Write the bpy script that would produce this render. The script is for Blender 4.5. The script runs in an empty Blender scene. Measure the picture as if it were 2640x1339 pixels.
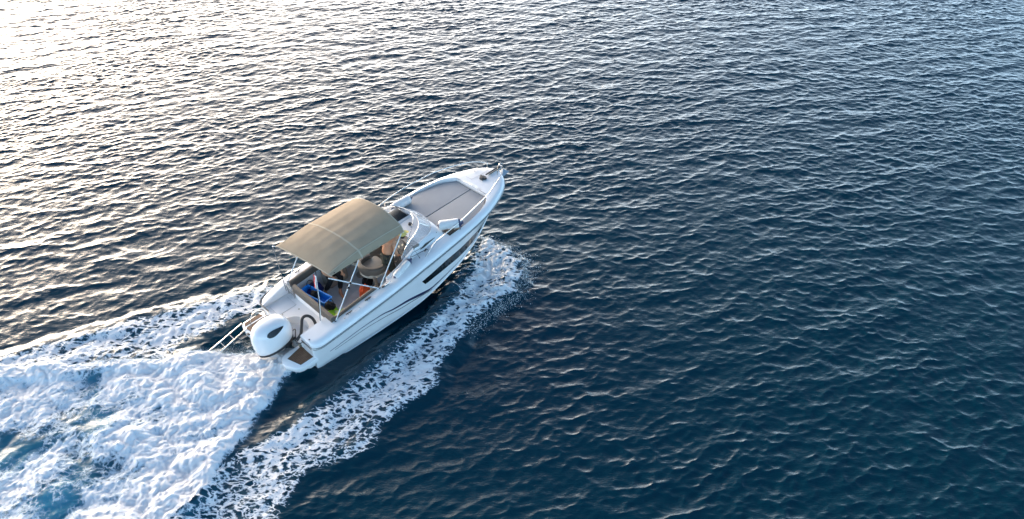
import bpy, bmesh, math, random
import numpy as np
from mathutils import Vector, Matrix

random.seed(7)
scene = bpy.context.scene
COL = scene.collection
R = math.radians

# ------------------------------------------------------------------ camera
CAM_H = 13.25
cam_d = bpy.data.cameras.new("camera")
cam_d.sensor_width = 36.0
cam_d.lens = 36.0 * 2000.0 / 2640.0
cam_d.clip_start = 0.1
cam_d.clip_end = 20000.0
cam = bpy.data.objects.new("camera", cam_d)
cam.location = (0.0, 0.0, CAM_H)
cam.rotation_euler = (R(90 - 37), 0.0, 0.0)
COL.objects.link(cam)
scene.camera = cam

# ------------------------------------------------------------------ sky, sun, exposure
SUN_AZ = -42.0      # degrees clockwise from the view direction (+Y)
SUN_EL = 9.0
SKY_K, VEIL, VEIL_POW, VEIL_BAND, HAZE = 0.09, 6.2, 12.0, 2.6, 1.9
world = bpy.data.worlds.new("World")
scene.world = world
world.use_nodes = True
wn, wl = world.node_tree.nodes, world.node_tree.links
bg = wn["Background"]
sky = wn.new("ShaderNodeTexSky")
sky.sky_type = 'NISHITA'
sky.sun_disc = False
sky.sun_elevation = R(SUN_EL)
sky.sun_rotation = R(SUN_AZ)
sky.air_density = 1.3
sky.dust_density = 0.8
sky.ozone_density = 3.0
az, el = R(SUN_AZ), R(SUN_EL)
sdir = Vector((math.sin(az) * math.cos(el), math.cos(az) * math.cos(el), math.sin(el)))
# thin bright evening cloud: a broad warm veil round the sun and a pale band of haze above the horizon
tcw = wn.new("ShaderNodeTexCoord")

def wmath(op, a, b=None):
    n_ = wn.new("ShaderNodeMath"); n_.operation = op
    for i_, v_ in enumerate((a, b)):
        if v_ is None: continue
        if isinstance(v_, (int, float)): n_.inputs[i_].default_value = v_
        else: wl.new(v_, n_.inputs[i_])
    return n_.outputs[0]

dt = wn.new("ShaderNodeVectorMath"); dt.operation = 'DOT_PRODUCT'
wl.new(tcw.outputs["Generated"], dt.inputs[0]); dt.inputs[1].default_value = tuple(sdir)
near_sun = wmath('POWER', wmath('MULTIPLY_ADD', dt.outputs["Value"], 0.5), VEIL_POW)
near_sun.node.inputs[0].links[0].from_node.inputs[2].default_value = 0.5
sx = wn.new("ShaderNodeSeparateXYZ"); wl.new(tcw.outputs["Generated"], sx.inputs[0])
low = wmath('POWER', wmath('SUBTRACT', 1.0, wmath('MAXIMUM', sx.outputs[2], 0.0)), 5.0)

band = wmath('POWER', wmath('SUBTRACT', 1.0, wmath('MAXIMUM', sx.outputs[2], 0.0)), VEIL_BAND)
glow = wmath('MULTIPLY', near_sun, band)
wide = wmath('MULTIPLY', wmath('POWER', near_sun, 0.43), band)

def wtint(fac, col, k):
    n_ = wn.new("ShaderNodeVectorMath"); n_.operation = 'SCALE'
    n_.inputs[0].default_value = tuple(c * k for c in col); wl.new(fac, n_.inputs["Scale"])
    return n_.outputs[0]

def wadd(a, b):
    n_ = wn.new("ShaderNodeVectorMath"); n_.operation = 'ADD'
    wl.new(a, n_.inputs[0]); wl.new(b, n_.inputs[1]); return n_.outputs[0]

tnt = wn.new('ShaderNodeVectorMath'); tnt.operation = 'MULTIPLY'
wl.new(sky.outputs[0], tnt.inputs[0]); tnt.inputs[1].default_value = (0.86, 0.94, 1.06)
tot = wadd(tnt.outputs[0], wadd(wadd(wtint(glow, (1.0, 0.72, 0.44), VEIL / SKY_K), wtint(wide, (0.95, 0.90, 0.86), 2.9 / SKY_K)), wtint(low, (0.33, 0.56, 0.84), HAZE / SKY_K)))
wl.new(tot, bg.inputs[0])
bg.inputs[1].default_value = SKY_K

sd = bpy.data.lights.new("sun", 'SUN')
sd.energy = 0.5
sd.angle = R(28.0)
sd.color = (1.0, 0.79, 0.57)
sun = bpy.data.objects.new("sun", sd)
sun.rotation_euler = sdir.to_track_quat('Z', 'Y').to_euler()
sun.location = (-20, 30, 20)
COL.objects.link(sun)

scene.view_settings.view_transform = 'Standard'
scene.view_settings.look = 'None'
scene.view_settings.gamma = 1.0
scene.view_settings.exposure = 1.7
scene.cycles.max_bounces = 8
scene.cycles.transparent_max_bounces = 16

# ------------------------------------------------------------------ helpers
def link(o, parent=None):
    COL.objects.link(o)
    if parent is not None:
        o.parent = parent
    return o

def tag(o, label=None, cat=None, group=None, kind=None):
    if label: o["label"] = label
    if cat: o["category"] = cat
    if group: o["group"] = group
    if kind: o["kind"] = kind
    return o

def thing(name, label, cat, loc=(0, 0, 0), group=None):
    o = bpy.data.objects.new(name, None)
    o.empty_display_size = 0.2
    o.location = loc
    COL.objects.link(o)
    return tag(o, label, cat, group)

def nodes(m):
    return m.node_tree.nodes, m.node_tree.links

def mat(name, col, rough=0.5, metal=0.0, var=0.0, scale=8.0, bump=0.0, bscale=40.0, coat=0.0, spec=0.5, col2=None):
    m = bpy.data.materials.new(name)
    m.use_nodes = True
    n, l = nodes(m)
    b = n["Principled BSDF"]
    b.inputs["Base Color"].default_value = (*col, 1)
    b.inputs["Roughness"].default_value = rough
    b.inputs["Metallic"].default_value = metal
    b.inputs["Coat Weight"].default_value = coat
    b.inputs["Specular IOR Level"].default_value = spec
    tc = n.new("ShaderNodeTexCoord")
    if var > 0 or col2:
        nz = n.new("ShaderNodeTexNoise")
        nz.inputs["Scale"].default_value = scale
        nz.inputs["Detail"].default_value = 5
        l.new(tc.outputs["Object"], nz.inputs["Vector"])
        mx = n.new("ShaderNodeMixRGB")
        c2 = col2 if col2 else tuple(max(0, c * (1 - var)) for c in col)
        mx.inputs[1].default_value = (*col, 1)
        mx.inputs[2].default_value = (*c2, 1)
        mr = n.new("ShaderNodeMapRange")
        mr.inputs[1].default_value = 0.35
        mr.inputs[2].default_value = 0.7
        l.new(nz.outputs[0], mr.inputs[0])
        l.new(mr.outputs[0], mx.inputs[0])
        l.new(mx.outputs[0], b.inputs["Base Color"])
    if bump > 0:
        nz2 = n.new("ShaderNodeTexNoise")
        nz2.inputs["Scale"].default_value = bscale
        nz2.inputs["Detail"].default_value = 4
        l.new(tc.outputs["Object"], nz2.inputs["Vector"])
        bp = n.new("ShaderNodeBump")
        bp.inputs["Strength"].default_value = 1.0
        bp.inputs["Distance"].default_value = bump
        l.new(nz2.outputs[0], bp.inputs["Height"])
        l.new(bp.outputs[0], b.inputs["Normal"])
    return m

def grid_mesh(name, P, keep=None, mats=(), smooth=True):
    """P: (ny, nx, 3) array of points -> one quad mesh (keep: (ny-1, nx-1) bool)."""
    ny, nx, _ = P.shape
    idx = np.arange(ny * nx, dtype=np.int64).reshape(ny, nx)
    q = np.stack([idx[:-1, :-1], idx[:-1, 1:], idx[1:, 1:], idx[1:, :-1]], -1)
    q = q[keep] if keep is not None else q.reshape(-1, 4)
    used, inv = np.unique(q, return_inverse=True)
    q = inv.reshape(-1, 4).astype(np.int32)
    v = P.reshape(-1, 3)[used].astype(np.float32)
    me = bpy.data.meshes.new(name)
    me.vertices.add(len(v)); me.vertices.foreach_set("co", v.ravel())
    me.loops.add(q.size); me.loops.foreach_set("vertex_index", q.ravel())
    me.polygons.add(len(q))
    me.polygons.foreach_set("loop_start", np.arange(0, q.size, 4, dtype=np.int32))
    me.polygons.foreach_set("loop_total", np.full(len(q), 4, dtype=np.int32))
    me.polygons.foreach_set("use_smooth", np.full(len(q), smooth, dtype=bool))
    me.update(calc_edges=True)
    for m in mats: me.materials.append(m)
    return me, used

def set_attr(me, name, arr):
    a = me.attributes.new(name, 'FLOAT', 'POINT')
    a.data.foreach_set("value", arr.astype(np.float32).ravel())
# ------------------------------------------------------------------ numpy noise and ocean
_rng = np.random.RandomState(11)
_perm = _rng.permutation(4096)
_ga = _rng.rand(4096) * 2 * np.pi
_gx, _gy = np.cos(_ga), np.sin(_ga)

def perlin(x, y, seed=0):
    x = x + seed * 37.17; y = y + seed * 91.73
    xi = np.floor(x).astype(np.int64); yi = np.floor(y).astype(np.int64)
    fx, fy = x - xi, y - yi
    def g(ix, iy):
        h = _perm[(ix + _perm[iy & 4095]) & 4095]
        return _gx[h] * (x - ix) + _gy[h] * (y - iy)
    u = fx ** 3 * (fx * (fx * 6 - 15) + 10); v = fy ** 3 * (fy * (fy * 6 - 15) + 10)
    a = g(xi, yi); b = g(xi + 1, yi); c = g(xi, yi + 1); d = g(xi + 1, yi + 1)
    return (a + (b - a) * u) * (1 - v) + (c + (d - c) * u) * v * 1.0

def fbm(x, y, f, octs, seed=0, gain=0.5, kind='n'):
    s = 0; a = 1.0; t = 0
    for o in range(octs):
        p = perlin(x * f, y * f, seed + o)
        if kind == 'b': p = np.abs(p) * 2.2 - 0.35       # billows
        if kind == 'r': p = 0.35 - np.abs(p) * 2.2       # ridges
        s = s + a * p; t += a; a *= gain; f *= 2.03
    return s / t

def ocean_tile(L, N, seed, wind, slope, lmin, lmax, lpeak, spread, power):
    rs = np.random.RandomState(seed)
    k1 = np.fft.fftfreq(N, L / N) * 2 * np.pi
    kx, ky = np.meshgrid(k1, k1)
    k = np.hypot(kx, ky); k[0, 0] = 1e-6
    th = np.arctan2(ky, kx) - wind
    kp = 2 * np.pi / lpeak
    S = k ** (-power) * np.exp(-1.0 * (kp / k) ** 2)
    D = np.abs(np.cos(th / 2)) ** spread + 0.05
    w = S * D * ((k > 2 * np.pi / lmax) & (k < 2 * np.pi / lmin)) * np.exp(-(k * lmin / 12.0) ** 2)
    h = np.sqrt(w) * (rs.randn(N, N) + 1j * rs.randn(N, N))
    sx = np.fft.ifft2(1j * kx * h).real; sy = np.fft.ifft2(1j * ky * h).real
    c = slope / np.sqrt((sx ** 2 + sy ** 2).mean())
    H = np.fft.ifft2(h).real * c
    DX = np.fft.ifft2(1j * kx / k * h).real * c
    DY = np.fft.ifft2(1j * ky / k * h).real * c
    return (L, N, np.stack([DX, DY, H], -1))

def sample(tile, x, y, rot):
    L, N, T = tile
    c, s = math.cos(rot), math.sin(rot)
    u = (x * c + y * s) / L * N; v = (-x * s + y * c) / L * N
    ui = np.floor(u).astype(np.int64); vi = np.floor(v).astype(np.int64)
    fu = (u - ui)[..., None]; fv = (v - vi)[..., None]
    u0, u1, v0, v1 = ui % N, (ui + 1) % N, vi % N, (vi + 1) % N
    o = (T[v0, u0] * (1 - fu) + T[v0, u1] * fu) * (1 - fv) + (T[v1, u0] * (1 - fu) + T[v1, u1] * fu) * fv
    dx = o[..., 0] * c - o[..., 1] * s; dy = o[..., 0] * s + o[..., 1] * c
    return dx, dy, o[..., 2]

WIND = R(-74)
# swell-like chop, and the short steep wavelets riding on it
T_A = ocean_tile(41.0, 1024, 3, WIND, 0.105, 0.20, 12.0, 1.6, 24, 3.6)
T_B = ocean_tile(23.7, 1024, 5, WIND + R(12), 0.135, 0.11, 1.2, 0.38, 16, 3.2)
T_C = ocean_tile(31.3, 1024, 9, WIND - R(44), 0.075, 0.14, 1.8, 0.55, 22, 3.4)

def poly_sd(poly, x, y):
    """signed distance to a polygon, positive inside"""
    d = np.full(x.shape, 1e9); ins = np.zeros(x.shape, bool)
    n = len(poly)
    for i in range(n):
        ax, ay = poly[i]; bx, by = poly[(i + 1) % n]
        ex, ey = bx - ax, by - ay
        t = np.clip(((x - ax) * ex + (y - ay) * ey) / (ex * ex + ey * ey + 1e-12), 0, 1)
        d = np.minimum(d, np.hypot(x - ax - t * ex, y - ay - t * ey))
        cond = ((ay > y) != (by > y)) & (x < ex * (y - ay) / (ey + 1e-12 * (ey == 0)) + ax)
        ins ^= cond
    return np.where(ins, d, -d)

def sstep(a, b, x):
    t = np.clip((x - a) / (b - a), 0, 1)
    return t * t * (3 - 2 * t)

# outlines of the wake on the water, in metres
BOW_S = [(-1.0, 18.5), (-0.55, 18.3), (-0.1, 17.8), (0.3, 17.3), (0.35, 16.7), (0.2, 16.0), (-0.3, 15.4), (-0.9, 14.8), (-1.2, 14.0), (-1.5, 13.3),
         (-1.6, 12.7), (-2.0, 12.2), (-2.2, 12.0), (-2.8, 11.3), (-3.0, 10.7), (-3.4, 10.4), (-4.2, 10.0), (-4.5, 9.0), (-5.0, 7.6), (-8.6, 6.6),
         (-7.6, 8.6), (-6.6, 9.8), (-5.95, 10.75), (-5.3, 11.4), (-4.7, 12.0), (-4.1, 12.8), (-3.6, 13.5), (-2.8, 14.5), (-2.3, 15.1), (-1.95, 15.6),
         (-1.8, 16.4), (-1.55, 17.1), (-1.25, 18.1)]
STERN = [(-4.75, 13.25), (-5.2, 12.9), (-5.3, 12.5), (-5.35, 12.0), (-5.5, 11.4), (-5.7, 10.9), (-5.9, 10.5), (-5.85, 9.8), (-5.95, 9.2), (-6.4, 8.0), (-7.0, 6.0),
         (-17, 5.5), (-20.5, 11.0), (-20.5, 13.2), (-15, 13.35), (-12.4, 13.5), (-10.1, 13.55), (-8.7, 13.55), (-7.8, 13.9), (-6.7, 13.95), (-6.2, 14.0), (-5.2, 14.1)]
PORT = [(-4.9, 16.4), (-6.0, 16.7), (-6.7, 16.3), (-7.6, 15.9), (-8.8, 15.45), (-9.7, 15.1), (-10.4, 14.65), (-11.5, 14.1), (-12.4, 13.6), (-15.0, 12.9), (-15, 12.4), (-8.3, 13.3),
        (-7.6, 14.0), (-7.2, 14.35), (-6.9, 14.75), (-6.3, 15.0), (-5.6, 15.0)]
SLICK = [(-1.0, 18.5), (-1.2, 17.0), (-1.8, 15.3), (-3.2, 13.5), (-4.6, 11.9), (-5.5, 11.1), (-5.5, 12.3), (-4.4, 13.2), (-3.0, 15.5)]

def water_fields(x, y):
    """horizontal displacement, height, and foam data at rest positions x, y"""
    near = (x > -22) & (x < 3) & (y > 4) & (y < 21)
    a = sample(T_A, x, y, 0.0); b = sample(T_B, x, y, R(-5)); c = sample(T_C, x, y, R(-3))
    gust = np.clip(0.92 + 1.9 * fbm(x, y, 0.13, 3, 40), 0.35, 1.9)
    gust2 = np.clip(0.95 + 1.9 * fbm(x, y, 0.2, 3, 50), 0.3, 2.0)
    dx = 1.6 * a[0] + 1.3 * gust * b[0] + 1.3 * gust2 * c[0]; dy = 1.6 * a[1] + 1.3 * gust * b[1] + 1.3 * gust2 * c[1]; z = a[2] + gust * b[2] + gust2 * c[2]
    sb = np.full(x.shape, -9.0); ss = sb.copy(); sp = sb.copy(); sl = sb.copy()
    xn, yn = x[near], y[near]
    w1 = 0.28 * fbm(xn, yn, 0.9, 3, 60); w2 = 0.28 * fbm(xn, yn, 0.9, 3, 70)
    ws_ = 0.09 + 0.22 * sstep(14.5, 16.5, yn)
    w1 += ws_ * fbm(xn, yn, 4.0, 3, 61); w2 += ws_ * fbm(xn, yn, 4.0, 3, 71)
    sb[near] = poly_sd(BOW_S, xn + w1, yn + w2)
    ss[near] = poly_sd(STERN, xn + w1 * 0.8, yn + w2 * 0.8)
    sp[near] = poly_sd(PORT, xn + w1, yn + w2)
    sl[near] = poly_sd(SLICK, xn, yn)
    return dx, dy, z, near, sb, ss, sp, sl

def water_height(x, y):
    dx, dy, z, near, sb, ss, sp, sl = water_fields(x, y)
    wake = np.maximum(np.maximum(sb, ss), np.maximum(sp, sl))
    damp = 1 - 0.72 * sstep(-0.25, 0.35, wake)
    dx = dx * 1.15 * damp; dy = dy * 1.15 * damp; z = z * damp
    # the heaped edge of the bow wave and the lumpy stern wash
    lump = np.zeros(x.shape)
    xn, yn = x[near], y[near]
    e = sb[near]
    fwd = sstep(9.0, 16.5, yn)
    l = sstep(-0.25, 0.12, e) * (1 - sstep(0.15, 1.3, e)) * (0.035 + 0.17 * fwd)
    l += sstep(0, 0.4, e) * (0.04 + 0.10 * fwd) * np.clip(fbm(xn, yn, 1.5, 4, 80, 0.55, 'b') * 1.4 + 0.35, 0, 2)
    e = ss[near]
    l += sstep(-0.1, 0.6, e) * (0.06 + 0.30 * np.clip(fbm(xn, yn, 0.62, 4, 90, 0.42, 'b') + 0.22, -0.2, 2)) * (0.6 + 0.4 * sstep(-12, -6, xn))
    e = sp[near]
    l += sstep(-0.2, 0.5, e) * (0.03 + 0.15 * np.clip(fbm(xn, yn, 1.2, 4, 85, 0.5, 'b') + 0.2, 0, 2))
    l += sstep(-0.35, -0.02, e) * (1 - sstep(0.0, 0.8, e)) * 0.10
    l -= sstep(0, 0.6, sl[near]) * 0.05
    lump[near] = l
    return x + dx, y + dy, z + lump, near, sb, ss, sp, sl

def axis(lo, hi, step, far, ratio):
    c = np.arange(lo, hi + step * 0.5, step)
    out, s, p = [], step, hi
    while p < far:
        s *= ratio; p += s; out.append(p)
    inn, s, p = [], step, lo
    while p > -far:
        s *= ratio; p -= s; inn.append(p)
    return np.concatenate([np.array(inn[::-1]), c, np.array(out)])

gx = axis(-31.0, 31.0, 0.044, 4000.0, 1.045)
gy = axis(5.5, 43.0, 0.038, 4000.0, 1.045)
X, Y = np.meshgrid(gx, gy)
PX, PY, PZ, near, sb, ss, sp, sl = water_height(X, Y)
dist = np.hypot(np.maximum(0, np.abs(X) - 33), np.maximum(0, np.abs(Y - 24) - 21))
fade = np.exp(-dist / 25.0)
PX = X + (PX - X) * fade; PY = Y + (PY - Y) * fade; PZ = PZ * fade

def water_material():
    m = bpy.data.materials.new("sea_water"); m.use_nodes = True
    n, l = nodes(m); b = n["Principled BSDF"]
    b.inputs["Roughness"].default_value = 0.035
    b.inputs["IOR"].default_value = 1.333
    at = n.new("ShaderNodeAttribute"); at.attribute_name = "aerated"
    mx = n.new("ShaderNodeMixRGB")
    mx.inputs[1].default_value = (0.0001, 0.027, 0.044, 1)
    mx.inputs[2].default_value = (0.05, 0.25, 0.36, 1)
    l.new(at.outputs["Fac"], mx.inputs[0]); l.new(mx.outputs[0], b.inputs["Base Color"])
    tc = n.new("ShaderNodeTexCoord")
    mp = n.new("ShaderNodeMapping"); mp.inputs["Rotation"].default_value = (0, 0, R(-14)); mp.inputs["Scale"].default_value = (1, 2.1, 1)
    l.new(tc.outputs["Object"], mp.inputs[0])
    nz = n.new("ShaderNodeTexNoise"); nz.inputs["Scale"].default_value = 9.0; nz.inputs["Detail"].default_value = 4; nz.inputs["Roughness"].default_value = 0.55
    nz.inputs["Distortion"].default_value = 0.6
    l.new(mp.outputs[0], nz.inputs["Vector"])
    bp = n.new("ShaderNodeBump"); bp.inputs["Distance"].default_value = 0.010; bp.inputs["Strength"].default_value = 0.8
    l.new(nz.outputs[0], bp.inputs["Height"]); l.new(bp.outputs[0], b.inputs["Normal"])
    return m

me, used = grid_mesh("water", np.stack([PX, PY, PZ], -1), mats=[water_material()])
aer = np.clip(sstep(-0.1, 1.0, ss) * 0.9 * (0.3 + 1.2 * np.clip(fbm(X, Y, 0.5, 2, 33) + 0.45, 0, 1)) * (near) + 0.10 * sstep(0, 0.5, sb) + 0.12 * sstep(0, .5, sp), 0, 1)
set_attr(me, "aerated", aer.ravel()[used])
water = link(bpy.data.objects.new("water", me)); water["kind"] = "structure"
del X, Y, PX, PY, PZ, dist, fade
# ------------------------------------------------------------------ the boat: materials
M = {}
M['gel'] = mat("white_gelcoat", (0.86, 0.84, 0.82), 0.22, var=0.05, scale=2.5, coat=0.35)
M['gel2'] = mat("white_deck", (0.82, 0.80, 0.78), 0.42, var=0.06, scale=4, bump=0.0006, bscale=180)
M['floor'] = mat("cockpit_floor", (0.80, 0.80, 0.79), 0.6, var=0.12, scale=5, bump=0.0012, bscale=120)
M['antifoul'] = mat("dark_bottom_paint", (0.012, 0.018, 0.03), 0.5, var=0.3)
M['glassdark'] = mat("smoked_hull_window", (0.012, 0.014, 0.014), 0.08, var=0.3, scale=3)
M['navy'] = mat("navy_stripe", (0.012, 0.020, 0.07), 0.3)
M['line'] = mat("dark_rubber", (0.035, 0.035, 0.035), 0.55)
M['steel'] = mat("stainless_steel", (0.62, 0.60, 0.57), 0.22, metal=1.0, var=0.1, scale=12)
M['alu'] = mat("white_painted_tube", (0.74, 0.74, 0.73), 0.35)
M['black'] = mat("black_plastic", (0.018, 0.018, 0.02), 0.4)
M['canvas'] = mat("taupe_canvas", (0.39, 0.30, 0.205), 0.85, var=0.14, scale=3, bump=0.0015, bscale=260, spec=0.2)
M['seam'] = mat("canvas_seam", (0.48, 0.40, 0.29), 0.85, bump=0.001, bscale=300, spec=0.2)
M['vinyl'] = mat("taupe_vinyl", (0.10, 0.083, 0.067), 0.6, var=0.2, scale=6, bump=0.001, bscale=90)
M['cream'] = mat("cream_vinyl", (0.40, 0.355, 0.285), 0.5, var=0.1)
M['pad'] = mat("grey_sunpad_vinyl", (0.33, 0.335, 0.345), 0.6, var=0.10, scale=1.6, bump=0.004, bscale=5)
M['teak'] = mat("teak", (0.22, 0.11, 0.055), 0.6, col2=(0.13, 0.06, 0.03), scale=9, bump=0.001, bscale=80)
M['navyf'] = mat("navy_fender_end", (0.012, 0.022, 0.085), 0.35)
M['fender'] = mat("white_fender", (0.78, 0.76, 0.73), 0.4, var=0.08, scale=8)
M['rope'] = mat("dark_rope", (0.03, 0.03, 0.04), 0.9, bump=0.002, bscale=200)
M['skin'] = mat("skin", (0.56, 0.27, 0.15), 0.5, var=0.22, scale=7)
M['camo'] = mat("camouflage_cloth", (0.035, 0.036, 0.022), 0.9, col2=(0.008, 0.008, 0.007), scale=14)
M['blackcloth'] = mat("black_cloth", (0.010, 0.010, 0.012), 0.9, var=0.4, scale=10)
M['yellow'] = mat("yellow_cloth", (0.72, 0.55, 0.16), 0.8)
M['blue'] = mat("blue_plastic", (0.015, 0.30, 0.86), 0.4, var=0.15)
M['dblue'] = mat("navy_bag", (0.008, 0.02, 0.14), 0.8, var=0.3)
M['orange'] = mat("orange_fabric", (0.80, 0.10, 0.015), 0.7, var=0.2)
M['lime'] = mat("lime_towel", (0.42, 0.78, 0.04), 0.9, var=0.15, bump=0.003, bscale=90)
M['pale'] = mat("pale_lime_towel", (0.62, 0.72, 0.35), 0.9, bump=0.003, bscale=90)
M['red'] = mat("red_cloth", (0.5, 0.02, 0.02), 0.8)
M['wcloth'] = mat("white_cloth", (0.75, 0.75, 0.73), 0.8)
M['hair'] = mat("dark_hair", (0.02, 0.013, 0.008), 0.7)
M['greyplast'] = mat("grey_dashboard", (0.22, 0.21, 0.19), 0.5, var=0.1)
M['wellshade'] = mat('painted_well_shade', (0.035, 0.032, 0.03), 0.8)  # near-black colour painted in for the shade of the step recess
M['brass'] = mat("gauge_bezel", (0.30, 0.27, 0.20), 0.35, metal=0.6)

def clear_glass(name, tint, alpha):
    m = bpy.data.materials.new(name); m.use_nodes = True
    n, l = nodes(m); b = n["Principled BSDF"]
    b.inputs["Base Color"].default_value = (*tint, 1); b.inputs["Roughness"].default_value = 0.05
    tr = n.new("ShaderNodeBsdfTransparent"); tr.inputs[0].default_value = (0.93, 0.95, 0.96, 1)
    mx = n.new("ShaderNodeMixShader"); mx.inputs[0].default_value = alpha
    l.new(tr.outputs[0], mx.inputs[1]); l.new(b.outputs[0], mx.inputs[2]); l.new(mx.outputs[0], n["Material Output"].inputs[0])
    return m
M['perspex'] = clear_glass("clear_windscreen", (0.42, 0.45, 0.50), 0.30)
M['clearvinyl'] = clear_glass("clear_vinyl", (0.7, 0.68, 0.62), 0.45)

# teak planking: dark caulk lines across the boards
def teak_planks():
    m = M['teak']; n, l = nodes(m)
    tc = n.new("ShaderNodeTexCoord"); wv = n.new("ShaderNodeTexWave")
    wv.bands_direction = 'Y'; wv.inputs["Scale"].default_value = 6.5; wv.inputs["Distortion"].default_value = 0.0
    l.new(tc.outputs["Object"], wv.inputs["Vector"])
    mr = n.new("ShaderNodeMapRange"); mr.inputs[1].default_value = 0.0; mr.inputs[2].default_value = 0.12
    l.new(wv.outputs["Fac"], mr.inputs[0])
    b = n["Principled BSDF"]; src = b.inputs["Base Color"].links[0].from_socket
    mx = n.new("ShaderNodeMixRGB"); mx.inputs[1].default_value = (0.02, 0.015, 0.012, 1)
    l.new(mr.outputs[0], mx.inputs[0]); l.new(src, mx.inputs[2]); l.new(mx.outputs[0], b.inputs["Base Color"])
teak_planks()

# ------------------------------------------------------------------ the boat: placing and mesh helpers
YAW, TRIM = R(44.7), R(6.0)
BOAT = Vector((-5.4007, 14.0452, 0.0))
BM = Matrix.Translation(BOAT) @ Matrix.Rotation(YAW, 4, 'Z') @ Matrix.Rotation(-TRIM, 4, 'Y')

def obj(name, verts, faces, m, parent=None, smooth=False, angle=None):
    me = bpy.data.meshes.new(name)
    me.from_pydata([tuple(v) for v in verts], [], [tuple(f) for f in faces])
    bm = bmesh.new(); bm.from_mesh(me)
    bmesh.ops.remove_doubles(bm, verts=bm.verts, dist=1e-5)
    bmesh.ops.recalc_face_normals(bm, faces=bm.faces)
    bm.to_mesh(me); bm.free()
    me.materials.append(m)
    if smooth:
        me.shade_smooth()
        if angle: me.set_sharp_from_angle(angle=R(angle))
    return link(bpy.data.objects.new(name, me), parent)

class MB:
    """collects shapes for ONE mesh object"""
    def __init__(s): s.v, s.f = [], []
    def add(s, v, f):
        o = len(s.v); s.v += [Vector(p) for p in v]; s.f += [tuple(i + o for i in q) for q in f]; return s
    def loft(s, rings, closed=True, caps=True):
        n = len(rings[0]); v = [p for r in rings for p in r]; f = []
        for i in range(len(rings) - 1):
            for j in range(n if closed else n - 1):
                a, b = i * n + j, i * n + (j + 1) % n
                f.append((a, b, b + n, a + n))
        if caps and closed:
            f.append(tuple(range(n))[::-1]); f.append(tuple(range((len(rings) - 1) * n, len(rings) * n)))
        return s.add(v, f)
    def tube(s, pts, r, seg=8, smooth_pts=0):
        pts = [Vector(p) for p in pts]
        if smooth_pts: pts = crom(pts, smooth_pts)
        rr = r if isinstance(r, (list, tuple)) else [r] * len(pts)
        if len(rr) != len(pts): rr = [rr[0] + (rr[-1] - rr[0]) * i / (len(pts) - 1) for i in range(len(pts))]
        rings = []; up = None
        for i, p in enumerate(pts):
            d = (pts[min(i + 1, len(pts) - 1)] - pts[max(i - 1, 0)]).normalized()
            if up is None:
                up = Vector((0, 0, 1)) if abs(d.z) < 0.9 else Vector((1, 0, 0))
            a = d.cross(up).normalized(); up = a.cross(d).normalized()
            rings.append([p + (a * math.cos(t) + up * math.sin(t)) * rr[i] for t in [2 * math.pi * k / seg for k in range(seg)]])
        return s.loft(rings)
    def box(s, c, d, bev=0.0, rot=None):
        x, y, z = [k / 2 for k in d]; b = min(bev, x * .9, y * .9, z * .9)
        def ring(zz, i): return [Vector(p) for p in ((-x + i, -y + i + b * 0, zz), (x - i, -y + i, zz), (x - i, y - i, zz), (-x + i, y - i, zz))]
        if b > 0:
            def rr(zz, ins):
                q = b; X, Y = x - ins, y - ins
                return [Vector(p) for p in ((-X + q, -Y, zz), (X - q, -Y, zz), (X, -Y + q, zz), (X, Y - q, zz), (X - q, Y, zz), (-X + q, Y, zz), (-X, Y - q, zz), (-X, -Y + q, zz))]
            rings = [rr(-z, b * .8), rr(-z + b * .3, b * .25), rr(-z + b, 0), rr(z - b, 0), rr(z - b * .3, b * .25), rr(z, b * .8)]
        else:
            rings = [ring(-z, 0), ring(z, 0)]
        Rm = rot if rot is not None else Matrix.Identity(3)
        c = Vector(c)
        return s.loft([[Rm @ p + c for p in r] for r in rings])
    def prism(s, poly, z0, z1, bev=0.0):
        cx = sum(p[0] for p in poly) / len(poly); cy = sum(p[1] for p in poly) / len(poly)
        def rg(z, k): return [Vector((cx + (p[0] - cx) * k, cy + (p[1] - cy) * k, z)) for p in poly]
        if bev:
            sz = max(abs(p[0] - cx) for p in poly); k = 1 - bev / sz
            return s.loft([rg(z0, k), rg(z0 + bev, 1), rg(z1 - bev, 1), rg(z1 - bev * .3, 1 - (1 - k) * .3), rg(z1, k)])
        return s.loft([rg(z0, 1), rg(z1, 1)])
    def ball(s, c, r, seg=16, rot=None):
        r = (r, r, r) if isinstance(r, (int, float)) else r; c = Vector(c)
        Rm = rot if rot is not None else Matrix.Identity(3); rings = []
        for i in range(1, seg // 2):
            a = math.pi * i / (seg // 2)
            rings.append([c + Rm @ Vector((r[0] * math.sin(a) * math.cos(t), r[1] * math.sin(a) * math.sin(t), r[2] * math.cos(a))) for t in [2 * math.pi * k / seg for k in range(seg)]])
        return s.loft(rings)
    def strip(s, A, B, t=0.004, up=None):
        """a thin solid strip between two polylines A and B"""
        A = [Vector(p) for p in A]; B = [Vector(p) for p in B]
        rings = []
        for i in range(len(A)):
            d = A[min(i + 1, len(A) - 1)] - A[max(i - 1, 0)]
            n_ = d.cross(B[i] - A[i]).normalized() * t
            rings.append([A[i], B[i], B[i] + n_, A[i] + n_])
        return s.loft(rings)
    def build(s, name, m, parent=None, smooth=True, angle=38):
        return obj(name, s.v, s.f, m, parent, smooth, angle)

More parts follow.
